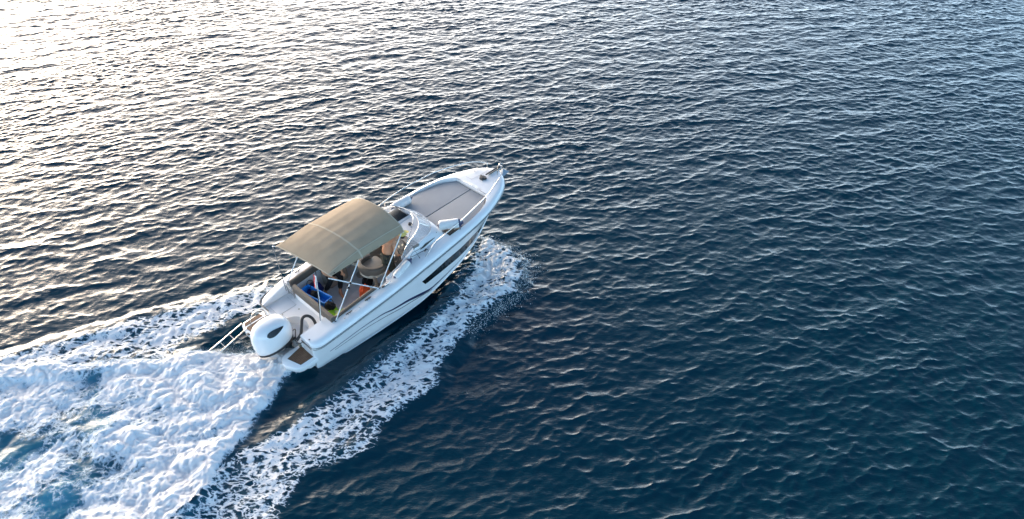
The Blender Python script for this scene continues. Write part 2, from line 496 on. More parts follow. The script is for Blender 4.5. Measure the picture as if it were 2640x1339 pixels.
def crom(P, k):
    out = []
    for i in range(len(P) - 1):
        p0, p1, p2, p3 = P[max(i - 1, 0)], P[i], P[i + 1], P[min(i + 2, len(P) - 1)]
        for j in range(k):
            t = j / k
            out.append(0.5 * ((2 * p1) + (p2 - p0) * t + (2 * p0 - 5 * p1 + 4 * p2 - p3) * t * t + (3 * p1 - p0 - 3 * p2 + p3) * t ** 3))
    out.append(P[-1]); return out

def V(*p): return Vector(p)

def part_empty(name, parent, label=None):
    o = bpy.data.objects.new(name, None); o.empty_display_size = 0.1
    link(o, parent); return tag(o, label)

def on_boat(name, label, cat, loc, rz=0.0, group=None):
    o = thing(name, label, cat, group=group)
    o.matrix_world = BM @ Matrix.Translation(Vector(loc)) @ Matrix.Rotation(rz, 4, 'Z')
    return o

# ------------------------------------------------------------------ hull lines (boat axes: x forward, y to port, z up)
def curve(xs, ys):
    xs = np.array(xs, float); ys = np.array(ys, float); d = np.diff(ys) / np.diff(xs)
    m = np.empty(len(xs)); m[0] = d[0]; m[-1] = d[-1]
    for i in range(1, len(xs) - 1): m[i] = 0 if d[i - 1] * d[i] <= 0 else 2 * d[i - 1] * d[i] / (d[i - 1] + d[i])
    def f(x):
        x = min(max(x, xs[0]), xs[-1]); i = min(int(np.searchsorted(xs, x, side='right')) - 1, len(xs) - 2)
        h = xs[i + 1] - xs[i]; t = (x - xs[i]) / h
        return float((2 * t**3 - 3 * t * t + 1) * ys[i] + (t**3 - 2 * t * t + t) * h * m[i] + (-2 * t**3 + 3 * t * t) * ys[i + 1] + (t**3 - t * t) * h * m[i + 1])
    return f

_rub_y = curve([-.1, .5, 1.2, 2.3, 3.5, 4.5, 5.2, 5.8, 6.4, 6.8, 7.0, 7.1, 7.16, 7.2], [1.29, 1.31, 1.33, 1.34, 1.32, 1.27, 1.20, 1.09, .87, .65, .48, .35, .22, 0])
def rub_y(x):      # the quarters are rounded in plan
    return _rub_y(x) - .20 * (1 - math.sqrt(max(0, 1 - (max(0, .26 - x) / .29) ** 2)))
rub_z = curve([-.1, .5, 1.2, 2.3, 3.5, 4.5, 5.2, 5.8, 6.4, 7.2], [.72, .77, .83, .92, 1.04, 1.12, 1.16, 1.19, 1.21, 1.22])
ch_y = curve([-.1, 1.6, 3.0, 4.5, 5.3, 6.2, 6.8, 7.08, 7.2], [1.10, 1.10, 1.07, .99, .86, .54, .25, .08, 0])
ch_z = curve([-.1, 1.6, 3.0, 4.5, 5.3, 6.2, 6.8, 7.2], [-.03, -.14, -.18, .06, .29, .57, .80, 1.08])
keel_z = curve([-.1, 3.0, 4.4, 5.5, 6.3, 6.9, 7.2], [-.42, -.48, -.38, -.05, .3, .72, 1.07])

def side_pt(x, t, s=-1, off=0.0):
    p = 1.0 + .35 * min(max((x - 3.5) / 3, 0), 1)
    y = ch_y(x) + (rub_y(x) - ch_y(x)) * max(t, 0) ** p
    return V(x, s * (y + off), ch_z(x) + (rub_z(x) - ch_z(x)) * t)

XS = sorted(set([-.02, .0, .04, .09, .15, .22] + [round(.3 + i * 0.2, 3) for i in range(32)] + [6.5, 6.65, 6.78, 6.88, 6.96, 7.03, 7.09, 7.13, 7.16, 7.185, 7.2]))
boat = thing("motorboat", "white open motorboat with taupe canvas canopy speeding over the dark blue sea", "motorboat", tuple(BOAT))
boat.rotation_euler = (0, -TRIM, YAW)

# hull sides
mb = MB()
for s in (-1, 1):
    mb.loft([[side_pt(x, t, s) for t in (0, .12, .25, .4, .55, .7, .85, 1)] + [V(x, s * (rub_y(x) + .012), rub_z(x) + .02)] for x in XS], closed=False)
tr = [side_pt(-.02, t, -1) for t in (0, .25, .55, 1)] + [V(-.02, -1.09, .86), V(-.02, -.72, .88), V(-.02, -.70, .38), V(-.02, 1.0, .38), V(-.02, 1.02, .74), V(-.02, 1.08, .76)] + [side_pt(-.02, t, 1) for t in (1, .55, .25, 0)] + [V(-.02, 0, keel_z(-.02))]
mb.add(tr, [tuple(range(len(tr)))])
mb.build("hull", M['gel'], boat, angle=30)
# underside with lifting strakes
mb = MB()
for s in (-1, 1):
    rings = []
    for x in XS:
        cy, cz, kz = ch_y(x), ch_z(x), keel_z(x)
        pr = [V(x, s * cy, cz - .001)]
        for k in (.94, .62, .58, .3, .26, 0):
            dz = .02 if k in (.62, .3) else 0
            pr.append(V(x, s * cy * k, kz + (cz - kz) * k - dz - (.012 if k == .94 else 0)))
        rings.append(pr)
    mb.loft(rings, closed=False)
mb.build("hull_bottom", M['antifoul'], boat, angle=30)
# chine spray rail: a white lip along the chine
mb = MB()
for s in (-1, 1):
    mb.tube([V(x, s * (ch_y(x) + .006), ch_z(x) + .004) for x in XS if x < 7.1], .013, 6)
mb.build("spray_rail", M['gel'], boat)
# rub rail: two dark lines with a pale bead between, carried round the quarters
mb = MB(); mc = MB()
for s in (-1, 1):
    pth = lambda dz, o: [V(-.03, s * .74, .735 + dz), V(-.032, s * (rub_y(-.02) - .03), .73 + dz)] + [V(x, s * (rub_y(x) + o), rub_z(x) + dz) for x in XS if x > -.01]
    mb.tube(pth(.014, .012), .0115, 6); mb.tube(pth(-.024, .006), .0105, 6); mc.tube(pth(-.005, .006), .011, 6)
mb.build("rub_rail", M['line'], boat); mc.build("rub_rail_bead", M['steel'], boat)

def decal(name, top, bot, m, s, off=.004):
    ft, fb = curve(*zip(*top)), curve(*zip(*bot))
    x0 = top[0][0]; x1 = top[-1][0]; b0 = bot[0][0]; b1 = bot[-1][0]; n_ = 60
    A = [side_pt(x0 + (x1 - x0) * i / n_, ft(x0 + (x1 - x0) * i / n_), s, off) for i in range(n_ + 1)]
    B = [side_pt(b0 + (b1 - b0) * i / n_, fb(b0 + (b1 - b0) * i / n_), s, off) for i in range(n_ + 1)]
    # follow the flare with a middle line
    mb = MB(); rings = []
    for a, b in zip(A, B):
        rings.append([a, b, b - V(0, s * .012, 0), a - V(0, s * .012, 0)])
    mb.loft(rings)
    return mb.build(name, m, boat)
for s in (-1, 1):
    decal("hull_window", [(3.24, .66), (4.0, .67), (4.6, .63), (5.1, .58), (5.7, .43), (6.2, .22)], [(3.36, .485), (3.67, .46), (4.11, .40), (4.9, .27), (5.5, .17), (6.2, .18)], M['glassdark'], s, .007)
    decal("hull_stripe", [(.36, .55), (1.35, .62), (1.92, .585), (2.28, .49), (2.75, .425), (3.25, .29), (3.6, .18), (4.6, .12), (5.6, .08)], [(.36, .528), (1.35, .598), (1.92, .55), (2.28, .44), (2.75, .35), (3.25, .205), (3.6, .13), (4.6, .10), (5.6, .065)], M['navy'], s)
    decal("pinstripe", [(.5, .46), (1.3, .485), (2.0, .41), (2.5, .31), (3.11, .225), (3.6, .10)], [(.5, .445), (1.3, .47), (2.0, .392), (2.5, .292), (3.11, .205), (3.6, .085)], M['line'], s)

# ------------------------------------------------------------------ deck moulding
def deck_ring(x, s, yi, zl, drop=0.0):
    ry, rz = rub_y(x), rub_z(x) - drop
    pr = [(ry + .012, rub_z(x) + .02), (ry + .010, rz + .05), (ry - .008, rz + .09), (ry - .035, rz + .125), (ry - .075, rz + .15), (ry - .13, rz + .162), (max(yi + .04, ry - .2) if ry - .2 > yi else yi + .02, rz + .166)]
    pr = [(max(a, yi), b) for a, b in pr] + [(yi + .012 if yi > 0.02 else yi, rz + .168), (yi, rz + .155), (yi, zl)]
    return [V(x, s * a, b) for a, b in pr]
mb = MB()
xa = [-.02, .0, .04, .09, .16, .25, .4, .55, .70, .76]
mb.loft([deck_ring(x, -1, .72, .36, .02 if x < -.01 else 0) for x in xa], closed=False)
mb.loft([deck_ring(x, 1, 1.02, .36, .14 * (1 - min(max(x / .7, 0), 1))) for x in xa], closed=False)
xb = [.76] + [x for x in XS if .8 < x < 4.4] + [4.44]
yb = curve([.76, 2.8, 3.3, 4.44], [1.0, 1.0, .93, .93])
for s in (-1, 1): mb.loft([deck_ring(x, s, yb(x), .3) for x in xb], closed=False)
yc = curve([4.44, 5.0, 5.55, 5.9, 6.2], [1.07, 1.065, .985, .865, .60])
xc = [4.44, 4.6, 4.8, 5.0, 5.2, 5.4, 5.6, 5.75, 5.9, 6.0, 6.1, 6.2]
for s in (-1, 1): mb.loft([deck_ring(x, s, yc(x), 1.16) for x in xc], closed=False)
def bow_ring(x):
    h = []
    ry, rz = rub_y(x), rub_z(x)
    pr = [(ry + .012, rz + .02), (ry + .010, rz + .05), (ry - .008, rz + .09), (ry - .035, rz + .125), (ry - .075, rz + .15), (ry - .13, rz + .162), (ry * .55, rz + .172)]
    pr = [(max(a, 0.0), b) for a, b in pr]
    return [V(x, a, b) for a, b in pr] + [V(x, 0, rz + .178)] + [V(x, -a, b) for a, b in pr[::-1]]
mb.loft([bow_ring(x) for x in [6.2, 6.3, 6.4] + [x for x in XS if x > 6.45]], closed=False)
# front wall of the sunpad recess, aft faces, end of the quarter block
mb.add([V(6.2, -.60, 1.16), V(6.2, .60, 1.16), V(6.2, .60, 1.355), V(6.2, 0, rub_z(6.2) + .178), V(6.2, -.60, 1.355)], [(0, 1, 2, 3, 4)])
mb.build("deck", M['gel'], boat, angle=35)
mb = MB()
pad_out = [(4.38, 1.02), (5.0, 1.03), (5.55, .95), (5.88, .83), (6.18, .57)]
fl = [(x, y + .03) for x, y in pad_out] + [(x, -y - .03) for x, y in pad_out[::-1]]
mb.prism(fl, 1.12, 1.18)
mb.build("foredeck_floor", M['gel2'], boat, smooth=False)

def half_pad(s):
    mb = MB(); poly = [(4.40, s * .012), (6.16, s * .012)] + [(x, s * y) for x, y in pad_out[::-1]]
    if s < 0: poly = poly[::-1]
    cx = sum(p[0] for p in poly) / len(poly); cy = sum(p[1] for p in poly) / len(poly)
    def rg(z, d): return [V(p[0] + (cx - p[0]) / math.hypot(cx - p[0], cy - p[1]) * d, p[1] + (cy - p[1]) / math.hypot(cx - p[0], cy - p[1]) * d * (.35 if abs(p[1]) < .02 else 1), z) for p in poly]
    mb.loft([rg(1.18, .0), rg(1.25, .0), rg(1.272, .01), rg(1.28, .035), rg(1.284, .3)])
    return mb.build("sunpad_cushion", M['pad'], pads, angle=30)
pads = part_empty("sunpad", boat)
half_pad(1); half_pad(-1)

mb = MB(); mb.prism([(4.44, -1.06), (4.92, -1.04), (4.86, -.90), (4.62, -.80), (4.44, -.80)], 1.20, 1.292); mb.build('step_well_shade', M['wellshade'], boat, smooth=False)  # solid dark block, its colour standing in for shade inside the side step

# aft deck: flat lid beside the splash well, well floor and walls
mb = MB()
N0 = 10
well = [V(.45 * math.sin(math.pi * k / N0) ** .7 if k not in (0, N0) else -.02, -.58 + .86 * (1 - math.cos(math.pi * k / N0)) / 2, 0) for k in range(N0 + 1)]
rings = []
top = [V(-.01, -.715, 0)] + [V(w.x, w.y, 0) for w in well] + [V(-.01, 1.01, 0), V(.73, 1.01, 0), V(.73, -.715, 0)]
n_ = len(top)
mb.add([V(p.x, p.y, .66) for p in top] + [V(p.x, p.y, .36) for p in top], [tuple(range(n_))] + [(i, (i + 1) % n_, n_ + (i + 1) % n_, n_ + i) for i in range(n_)])
mb.add([V(-.01, -.72, .40), V(.6, -.72, .40), V(.6, .5, .40), V(-.01, .5, .40)], [(0, 1, 2, 3)])
mb.build("aft_deck", M['gel2'], boat, angle=40)
mb = MB(); mb.box((.34, .70, .664), (.5, .42, .014), .006); mb.build("locker_lid", M['gel2'], boat)
mb = MB(); mb.box((.34, .70, .6605), (.508, .428, .006)); mb.build("lid_gasket", M['greyplast'], boat, smooth=False)
for a, b in ((.55, .30), (.16, .44)):
    mb = MB(); mb.tube([V(a, b, .655), V(a, b, .668)], .018, 12); mb.build("deck_filler", M['brass'], boat)
# bulkhead behind the cockpit
mb = MB(); mb.box((.755, -.15, .61), (.05, 1.72, .62), .01); mb.box((.755, .86, .47), (.045, .3, .34), .01)
mb.build("aft_bulkhead", M['gel2'], boat)
mb = MB(); mb.add([V(.75, -1.0, .3), V(4.4, -1.0, .3), V(4.4, 1.0, .3), V(.75, 1.0, .3)], [(0, 1, 2, 3)])
mb.build("cockpit_floor", M['floor'], boat, smooth=False)
mb = MB(); mb.box((1.62, .02, .304), (.56, .56, .006), .002); mb.build("floor_hatch", M['floor'], boat)
for x, y in ((2.05, .45), (1.95, -.15)):
    mb = MB(); mb.tube([V(x, y, .30), V(x, y, .312)], .02, 10); mb.build("floor_drain", M['brass'], boat)

# ------------------------------------------------------------------ cockpit cushions
cc = part_empty("coaming_cushions", boat)
mb = MB(); mb.loft([[V(.70 + .02 * k, y, .90), V(.80, y, .90), V(.82, y, 1.06), V(.805, y, 1.10), V(.735, y, 1.10), V(.705, y, 1.06)] for k, y in ((0, -1.02), (0, -.6), (0, -.1), (0, .4), (0, .68))])
mb.build("backrest_cushion", M['vinyl'], cc, angle=50)
for s, x1 in ((-1, 2.1), (1, 2.0)):
    mb = MB(); rings = []
    for i in range(9):
        x = .80 + (x1 - .80) * i / 8; z = rub_z(x) + .16
        rings.append([V(x, s * 1.0, z - .15), V(x, s * .93, z - .15), V(x, s * .905, z - .05), V(x, s * .92, z + .04), V(x, s * .97, z + .055), V(x, s * 1.015, z + .04), V(x, s * 1.02, z + .004)])
    mb.loft(rings); mb.build("side_cushion", M['vinyl'], cc, angle=50)
mb = MB(); mb.box((1.0, -.12, .55), (.42, 1.5, .12), .03); mb.build("bench_cushion", M['cream'], cc)
mb = MB(); mb.box((.99, -.12, .39), (.36, 1.5, .19), .01); mb.build("bench_base", M['gel2'], boat)

# ------------------------------------------------------------------ coachroof, dashboard, windscreen
mb = MB()
st = [(3.22, .90, .86, 1.23, 1.37), (3.6, .905, .84, 1.23, 1.41), (4.0, .90, .80, 1.26, 1.42), (4.3, .88, .72, 1.28, 1.40), (4.45, .86, .62, 1.27, 1.33), (4.50, .84, .60, 1.16, 1.20)]
rings = []
for x, yo, yi, z0, z1 in st:
    h = [(yo + .03, .9), (yo + .03, z0 - .03), (yo, z0), (yi + .03, z1 - .04), (yi - .02, z1), (yi * .5, z1 + .02), (0, z1 + .025)]
    rings.append([V(x, -a, b) for a, b in h] + [V(x, a, b) for a, b in h[::-1][1:]])
mb.loft(rings[1:], closed=False)
f0 = rings[1]; mb.add(f0, [tuple(range(len(f0)))])
for s in (-1, 1):   # the coaming that runs aft from the coachroof along the side deck
    rr = []
    for x, yo, z0, z1 in ((2.45, .985, 1.08, 1.10), (2.8, .97, 1.11, 1.17), (3.2, .95, 1.16, 1.30), (3.6, .905, 1.23, 1.40)):
        rr.append([V(x, s * (yo + .03), .9), V(x, s * (yo + .03), z0 - .02), V(x, s * yo, z0), V(x, s * (yo - .06), z1), V(x, s * (yo - .10), z1), V(x, s * (yo - .10), .9)])
    mb.loft(rr)
mb.build("coachroof", M['gel'], boat, angle=40)
for s in (-1, 1):   # slit windows and fixings in the coachroof side
    mb = MB(); mb.strip([V(3.60, s * .897, 1.262), V(3.75, s * .897, 1.262), V(4.12, s * .872, 1.315)], [V(3.60, s * .893, 1.275), V(3.78, s * .875, 1.325), V(4.12, s * .870, 1.32)], .006)
    mb.build("side_window", M['glassdark'], boat)
    for x in (3.45, 4.22):
        mb = MB(); mb.ball(V(x, s * .83, 1.40), .013, 8); mb.build("screw_cap", M['black'], boat)
# dashboard and helm console
mb = MB()
mb.loft([[V(3.62, y, .3), V(3.30, y, .3), V(3.30, y, .85), V(3.22, y, 1.05), V(3.27, y, 1.18), V(3.47, y, 1.42), V(3.62, y, 1.42)] for y in (-.86, -.05)])
mb.loft([[V(3.62, y, .3), V(3.42, y, .3), V(3.40, y, 1.1), V(3.46, y, 1.36), V(3.62, y, 1.40)] for y in (.12, .86)])
mb.build("dashboard", M['greyplast'], boat, angle=35)
gp = part_empty("instrument_panel", boat)
un = V(-.765, 0, .645)
ctr = lambda a, b: V(3.37, -.36, 1.30) + V(.645, 0, .765) * b + V(0, 1, 0) * a + un * .004
mb = MB(); P = [ctr(.22 * math.cos(t) * (1 if math.sin(t) > 0 else 1.1), .125 * math.sin(t)) for t in [2 * math.pi * k / 20 for k in range(20)]]
mb.loft([P, [p + un * .02 for p in P]]); mb.build("panel_face", M['black'], gp)
for a, b in ((-.12, .03), (.05, .05), (-.03, -.06), (.14, -.01)):
    mb = MB(); mb.tube([ctr(a, b) + un * .015, ctr(a, b) + un * .03], .032, 14); mb.build("gauge", M['brass'], gp)
sw = part_empty("steering_wheel", boat)
c0 = V(3.10, -.42, 1.12); ax = V(-.8, 0, .6); ay = V(0, 1, 0); az_ = V(.6, 0, .8)
ring = [c0 + (ay * math.cos(t) + az_ * math.sin(t)) * .18 for t in [2 * math.pi * k / 24 for k in range(25)]]
mb = MB(); mb.tube(ring, .014, 8); mb.build("wheel_rim", M['black'], sw)
mb = MB(); [mb.tube([c0, c0 + (ay * math.cos(t) + az_ * math.sin(t)) * .175], .010, 6) for t in (.3, 2.4, 4.5)]; mb.tube([c0, c0 - ax * .14], .03, 10); mb.build("wheel_spokes", M['steel'], sw)
mb = MB(); mb.tube([V(3.2, -.74, 1.12), V(3.12, -.76, 1.25)], .012, 6); mb.ball(V(3.11, -.76, 1.27), .03, 10); mb.build("throttle", M['steel'], boat)
mb = MB(); mb.ball(V(3.95, -.10, 1.47), (.055, .055, .045), 12); mb.build("compass", M['black'], boat)
# companionway hatch to port
hb = MB(); hb.box((3.98, .47, 1.445), (.56, .62, .035), .012); hatch = hb.build("cabin_hatch", M['gel'], boat)
mb = MB(); mb.box((3.98, .47, 1.468), (.42, .48, .012), .004); mb.build("hatch_pane", M['glassdark'], hatch)
mb = MB(); mb.box((4.16, .47, 1.478), (.03, .44, .012), .003); mb.build("hatch_slide", M['steel'], hatch)
# wraparound windscreen
base = [V(3.05, .875, 1.27), V(3.5, .83, 1.40), V(4.0, .76, 1.425), V(4.25, .60, 1.43), V(4.38, .33, 1.44), V(4.42, 0, 1.445)]
topl = [V(3.02, .85, 1.30), V(3.30, .80, 1.56), V(3.72, .70, 1.68), V(3.95, .52, 1.72), V(4.06, .28, 1.74), V(4.09, 0, 1.745)]
mir = lambda L: L + [V(p.x, -p.y, p.z) for p in L[::-1][1:]]
base, topl = crom(mir(base), 4), crom(mir(topl), 4)
ws = part_empty("windscreen", boat)
mb = MB(); mb.strip(base, topl, .006); mb.build("screen_glass", M['perspex'], ws)
mb = MB(); mb.tube(topl, .009, 8); mb.build("screen_frame", M['steel'], ws)
mb = MB(); mb.tube(base, .010, 6); mb.build("screen_base_trim", M['gel'], ws)
mb = MB()
for i in (12, 28):
    mb = MB(); mb.tube([base[i], topl[i]], .011, 6); mb.build("screen_post", M['steel'], ws)
mb = MB(); mb.tube([V(4.36, -.30, 1.46), V(4.20, -.14, 1.62)], .006, 6); mb.tube([V(4.26, -.26, 1.60), V(4.14, -.03, 1.70)], .006, 6); mb.build("wiper", M['black'], ws)
for s in (-1, 1):    # grab rail bows over the screen
    mb = MB(); mb.tube([V(3.20, s * .82, 1.36), V(3.32, s * .80, 1.62), V(3.55, s * .70, 1.80), V(3.85, s * .45, 1.86), V(4.02, s * .12, 1.78)], .011, 8, 6); mb.build("grab_rail", M['steel'], ws)

# ------------------------------------------------------------------ helm seats
def seat(cx, cy, k, dz):
    st_ = part_empty("helm_seat", boat)
    mb = MB(); mb.tube([V(cx, cy, .30), V(cx, cy, .32), V(cx, cy, .34), V(cx, cy, .74 + dz)], [.14, .14, .055, .05], 14); mb.build("pedestal", M['cream'], st_)
    mb = MB(); mb.box((cx + .05, cy, .83 + dz), (.50 * k, .50 * k, .15), .05); mb.build("seat_cushion", M['cream'], st_)
    mb = MB(); mb.box((cx - .20 * k, cy, .95 + dz), (.10, .30 * k, .20), .04); mb.build("lumbar_cushion", M['cream'], st_)
    for nm, r0, r1, z0, z1, mt in (("seat_shell", .31 * k, .27 * k, .74 + dz, .84 + dz, 'cream'), ("backrest", .335 * k, .24 * k, .84 + dz, 1.03 + dz, 'vinyl')):
        mb = MB(); rings = []
        for q in range(19):
            t = math.pi * (.36 + 1.28 * q / 18); c, s_ = math.cos(t), math.sin(t)
            zt = z1 + (.06 * -c if nm == "backrest" else 0); X0 = cx + .05
            rings.append([V(X0 + (r0 - .035) * c, cy + (r0 - .035) * s_, z0), V(X0 + r0 * c, cy + r0 * s_, (z0 * .6 + zt * .4)), V(X0 + (r0 - .01) * c, cy + (r0 - .01) * s_, zt - .02), V(X0 + (r0 - .04) * c, cy + (r0 - .04) * s_, zt), V(X0 + r1 * c, cy + r1 * s_, zt - .02), V(X0 + r1 * c, cy + r1 * s_, z0)])
        mb.loft(rings); mb.build(nm, M[mt], st_, angle=50)
    return st_
seat(2.52, -.20, 1.18, .13); seat(2.55, .52, 1.0, .08)
mb = MB(); mb.box((3.0, .75, .55), (.7, .42, .5), .05); mb.build("port_bench", M['cream'], boat)

# ------------------------------------------------------------------ canopy
bim = part_empty("canopy", boat)
zc = curve([0, .2, .42, .75, 1], [2.235, 2.40, 2.49, 2.54, 2.56]); ze = curve([0, .2, .42, .75, 1], [2.205, 2.28, 2.335, 2.335, 2.31]); zf = curve([0, .2, .42, 1], [2.19, 2.18, 2.165, 2.15])
def canopy_pt(u, v, dz=0.0):
    y = v * 1.03; x = (.90 - .13 * y) + u * ((3.13 - .07 * y) - (.90 - .13 * y))
    a = abs(v)
    if a <= .88: z = ze(u) + (zc(u) - ze(u)) * (1 - (a / .88) ** 2.3)
    else:
        k = (a - .88) / .12; z = ze(u) + (zf(u) - ze(u)) * k; y = math.copysign(.88 * 1.03 + .075 * k, v)
    sag = .010 * math.sin(math.pi * 2 * max(0, (u - .42) / .58)) if u > .42 else .006 * math.sin(math.pi * u / .42)
    z -= abs(sag) * (1 - a * a) ** 1
    # faint pull wrinkles that run along the cloth
    z += .004 * math.sin(v * 23 + 3 * math.sin(u * 2.3)) * math.sin(math.pi * u)
    return V(x, y, z + dz)
VS = [-1, -.97, -.94, -.91, -.88] + [-.84 + .07 * i for i in range(25)] + [.88, .91, .94, .97, 1]
US = [i / 40 for i in range(41)]
vv = [canopy_pt(u, v) for u in US for v in VS]; nv = len(VS)
ff = [(i * nv + j, i * nv + j + 1, (i + 1) * nv + j + 1, (i + 1) * nv + j) for i in range(40) for j in range(nv - 1)]
o = obj("canvas_top", vv, ff, M['canvas'], bim, True)
sm = o.modifiers.new("thickness", 'SOLIDIFY'); sm.thickness = .006; sm.offset = -1
mb = MB(); mb.strip([canopy_pt(.405, v, .004) for v in VS], [canopy_pt(.425, v, .004) for v in VS], .004)
for s in (-1, 1): mb.strip([canopy_pt(u, s * .885, .003) for u in US], [canopy_pt(u, s * .868, .003) for u in US], .003)
for u0, u1 in ((0, .012), (.988, 1)): mb.strip([canopy_pt(u0, v, .003) for v in VS], [canopy_pt(u1, v, .003) for v in VS], .003)
mb.build("canvas_seam", M['seam'], bim)
for u in (.012, .415, .985):
    mb = MB(); mb.tube([canopy_pt(u, v, -.02) + V(0, -.012 * v, 0) for v in VS], .0125, 8); mb.build("canopy_bow", M['alu'], bim)
for s in (-1, 1):
    A0 = V(.78, s * 1.05, .945); mid = V(1.80, s * 1.02, 2.19); B0 = V(2.13, s * 1.05, 1.06)
    for a, b in ((A0, mid), (B0, V(3.08, s * 1.02, 2.19)), (B0, V(.96 - (s + 1) * .12, s * 1.02, 2.20))):
        mb = MB(); mb.tube([a, b], .0135, 10); mb.build("canopy_pole", M['alu'], bim)
    for p in (V(1.43, s * 1.042, 1.735), A0 + V(.01, 0, 0), B0, V(1.35, s * 1.042, 1.64)):
        mb = MB(); mb.box(p, (.05, .045, .06), .01); mb.build("pole_joint", M['black'], bim)
mb = MB(); mb.tube([V(.60, .83, .92), V(.72, 1.0, 2.2)], .011, 8); mb.build("canopy_pole", M['steel'], bim)
mb = MB(); mb.tube([V(.54, -.80, .93), V(.68, -.77, 1.5), V(.80, -.75, 2.22)], .008, 6); mb.build("canopy_strap", M['wcloth'], bim)
mb = MB(); mb.ball(canopy_pt(.06, -.955, .0) + V(0, -.008, 0), (.018, .01, .018), 8); mb.build("snap_fastener", M['black'], bim)

# ------------------------------------------------------------------ swim platforms, ladder
def platform(s):
    pf = part_empty("swim_platform", boat)
    poly = [(.04, .46), (-.40, .46), (-.56, .53), (-.64, .68), (-.63, .80), (-.52, 1.05), (-.46, 1.12), (-.36, 1.16), (.04, 1.18)] if s < 0 else [(.04, .46), (-.40, .46), (-.60, .60), (-.68, .76), (-.69, .95), (-.64, 1.20), (-.56, 1.26), (-.40, 1.27), (.04, 1.22)]
    if s < 0: poly = [(x, -y) for x, y in poly][::-1]
    mb = MB(); mb.prism(poly, .24, .40, .035); mb.build("platform_shell", M['gel'], pf, angle=40)
    if s < 0: tks = [[(-.02, -.56), (-.47, -.66), (-.36, -1.06), (.02, -1.07)]]
    else: tks = [[(-.10, 1.09), (-.60, 1.09), (-.56, 1.20), (-.12, 1.22)], [(-.12, .66), (-.58, .70), (-.62, 1.03), (-.12, 1.03)]]
    for t in tks:
        mb = MB(); mb.prism(t, .398, .404); mb.build("teak_inlay", M['teak'], pf, smooth=False)
        mb = MB(); mb.tube([V(p[0], p[1], .401) for p in t + t[:1]], .007, 6); mb.build("inlay_edge", M['line'], pf)
    mb = MB(); mb.prism([(x * .45, .75 * s if abs(y) < 0 else s * (.62 + (abs(y) - .46) * .55)) for x, y in poly], .05, .245); mb.build("platform_bracket", M['gel2'], pf, smooth=False)
platform(-1); platform(1)
lad = part_empty("boarding_ladder", boat)
ra = [V(-.60, 1.24, .41), V(-1.62, 1.17, .27)]; rb = [V(-.60, .99, .41), V(-1.42, .93, .28)]
for r_ in (ra, rb):
    mb = MB(); mb.tube(r_, .017, 8); mb.build("ladder_rail", M['steel'], lad)
for k in (.46, .78):
    mb = MB(); mb.tube([ra[0].lerp(ra[1], k * .85), rb[0].lerp(rb[1], k * 1.05)], .008, 8); mb.build("ladder_rung", M['steel'], lad)
mb = MB(); mb.tube([V(-.52, .88, .40), V(-.50, .87, .62), V(-.40, .86, .82), V(-.22, .85, .86), V(-.12, .85, .78), V(-.09, .86, .60), V(-.08, .86, .42)], .012, 8, 5); mb.build("stern_handrail", M['steel'], boat)
mb = MB(); mb.tube([V(-.45, .62, .38), V(-.46, .62, .44), V(-.36, .62, .46), V(-.34, .62, .40)], .01, 6, 3); mb.build("tow_eye", M['steel'], boat)

# ------------------------------------------------------------------ outboard engine
eng = part_empty("outboard_engine", boat)
def sup(cx, cy, z, a, b, n=2.6, seg=32, pinch=0.0, tilt=0.0):
    out = []
    for k in range(seg):
        t = 2 * math.pi * k / seg; c, s_ = math.cos(t), math.sin(t)
        x = math.copysign(abs(c) ** (2 / n), c) * a; y = math.copysign(abs(s_) ** (2 / n), s_) * b
        if x < 0: y *= 1 - pinch * (x / a) ** 2
        out.append(V(cx + x, cy + y, z + tilt * x))
    return out
ex, ey = -.43, -.085
mb = MB()
mb.loft([sup(ex, ey, z + 0, a, b, 2.5, pinch=.28, tilt=tl) for z, a, b, tl in ((.50, .45, .265, .10), (.56, .48, .305, .12), (.70, .50, .345, .10), (.86, .50, .365, .06), (1.00, .475, .355, .02), (1.10, .42, .315, -.02), (1.17, .33, .24, -.04), (1.215, .22, .155, -.05), (1.23, .10, .07, -.05))])
mb.build("cowling", M['gel'], eng, angle=60)
mb = MB(); mb.loft([sup(ex, ey, z, a, b, 2.5, pinch=.28, tilt=tl) for z, a, b, tl in ((.43, .42, .24, .08), (.46, .465, .29, .09), (.50, .47, .295, .10), (.53, .46, .28, .11))]); mb.build("lower_trim", M['black'], eng, angle=40)
def cowl_side(x, z):  # point on the cowl surface to starboard
    zs = [.56, .70, .86, 1.00, 1.10, 1.17, 1.215]; aa = [.48, .50, .50, .475, .42, .33, .22]; bb = [.305, .345, .365, .355, .315, .24, .155]; tl = [.12, .10, .06, .02, -.02, -.04, -.05]
    a = float(np.interp(z, zs, aa)); b = float(np.interp(z, zs, bb)); q = (x - ex) / a; q = max(-.98, min(.98, q))
    y = b * (1 - abs(q) ** 2.5) ** (1 / 2.5) * (1 - (.28 * q * q if q < 0 else 0))
    return y
for s in (-1, 1):
    A, B = [], []
    for k in range(15):
        u = k / 14; x = -.64 + .46 * u; hw = .062 * math.sin(math.pi * u ** .62) ** .8
        zc_ = 1.075 + .03 * u
        def sp_(z):
            tlv = float(np.interp(z, [.86, 1.0, 1.10, 1.17], [.06, .02, -.02, -.04]))
            return V(x, ey + s * (cowl_side(x, z) + .016), z + tlv * (x - ex) + .006)
        A.append(sp_(zc_ + hw)); B.append(sp_(zc_ - hw))
    mb = MB(); mb.strip(A if s < 0 else B, B if s < 0 else A, .012); mb.build("air_vent", M['glassdark'], eng)
mb = MB(); mb.box((-.86, .12, 1.02), (.05, .10, .03), .01); mb.build("cowl_latch", M['black'], eng)
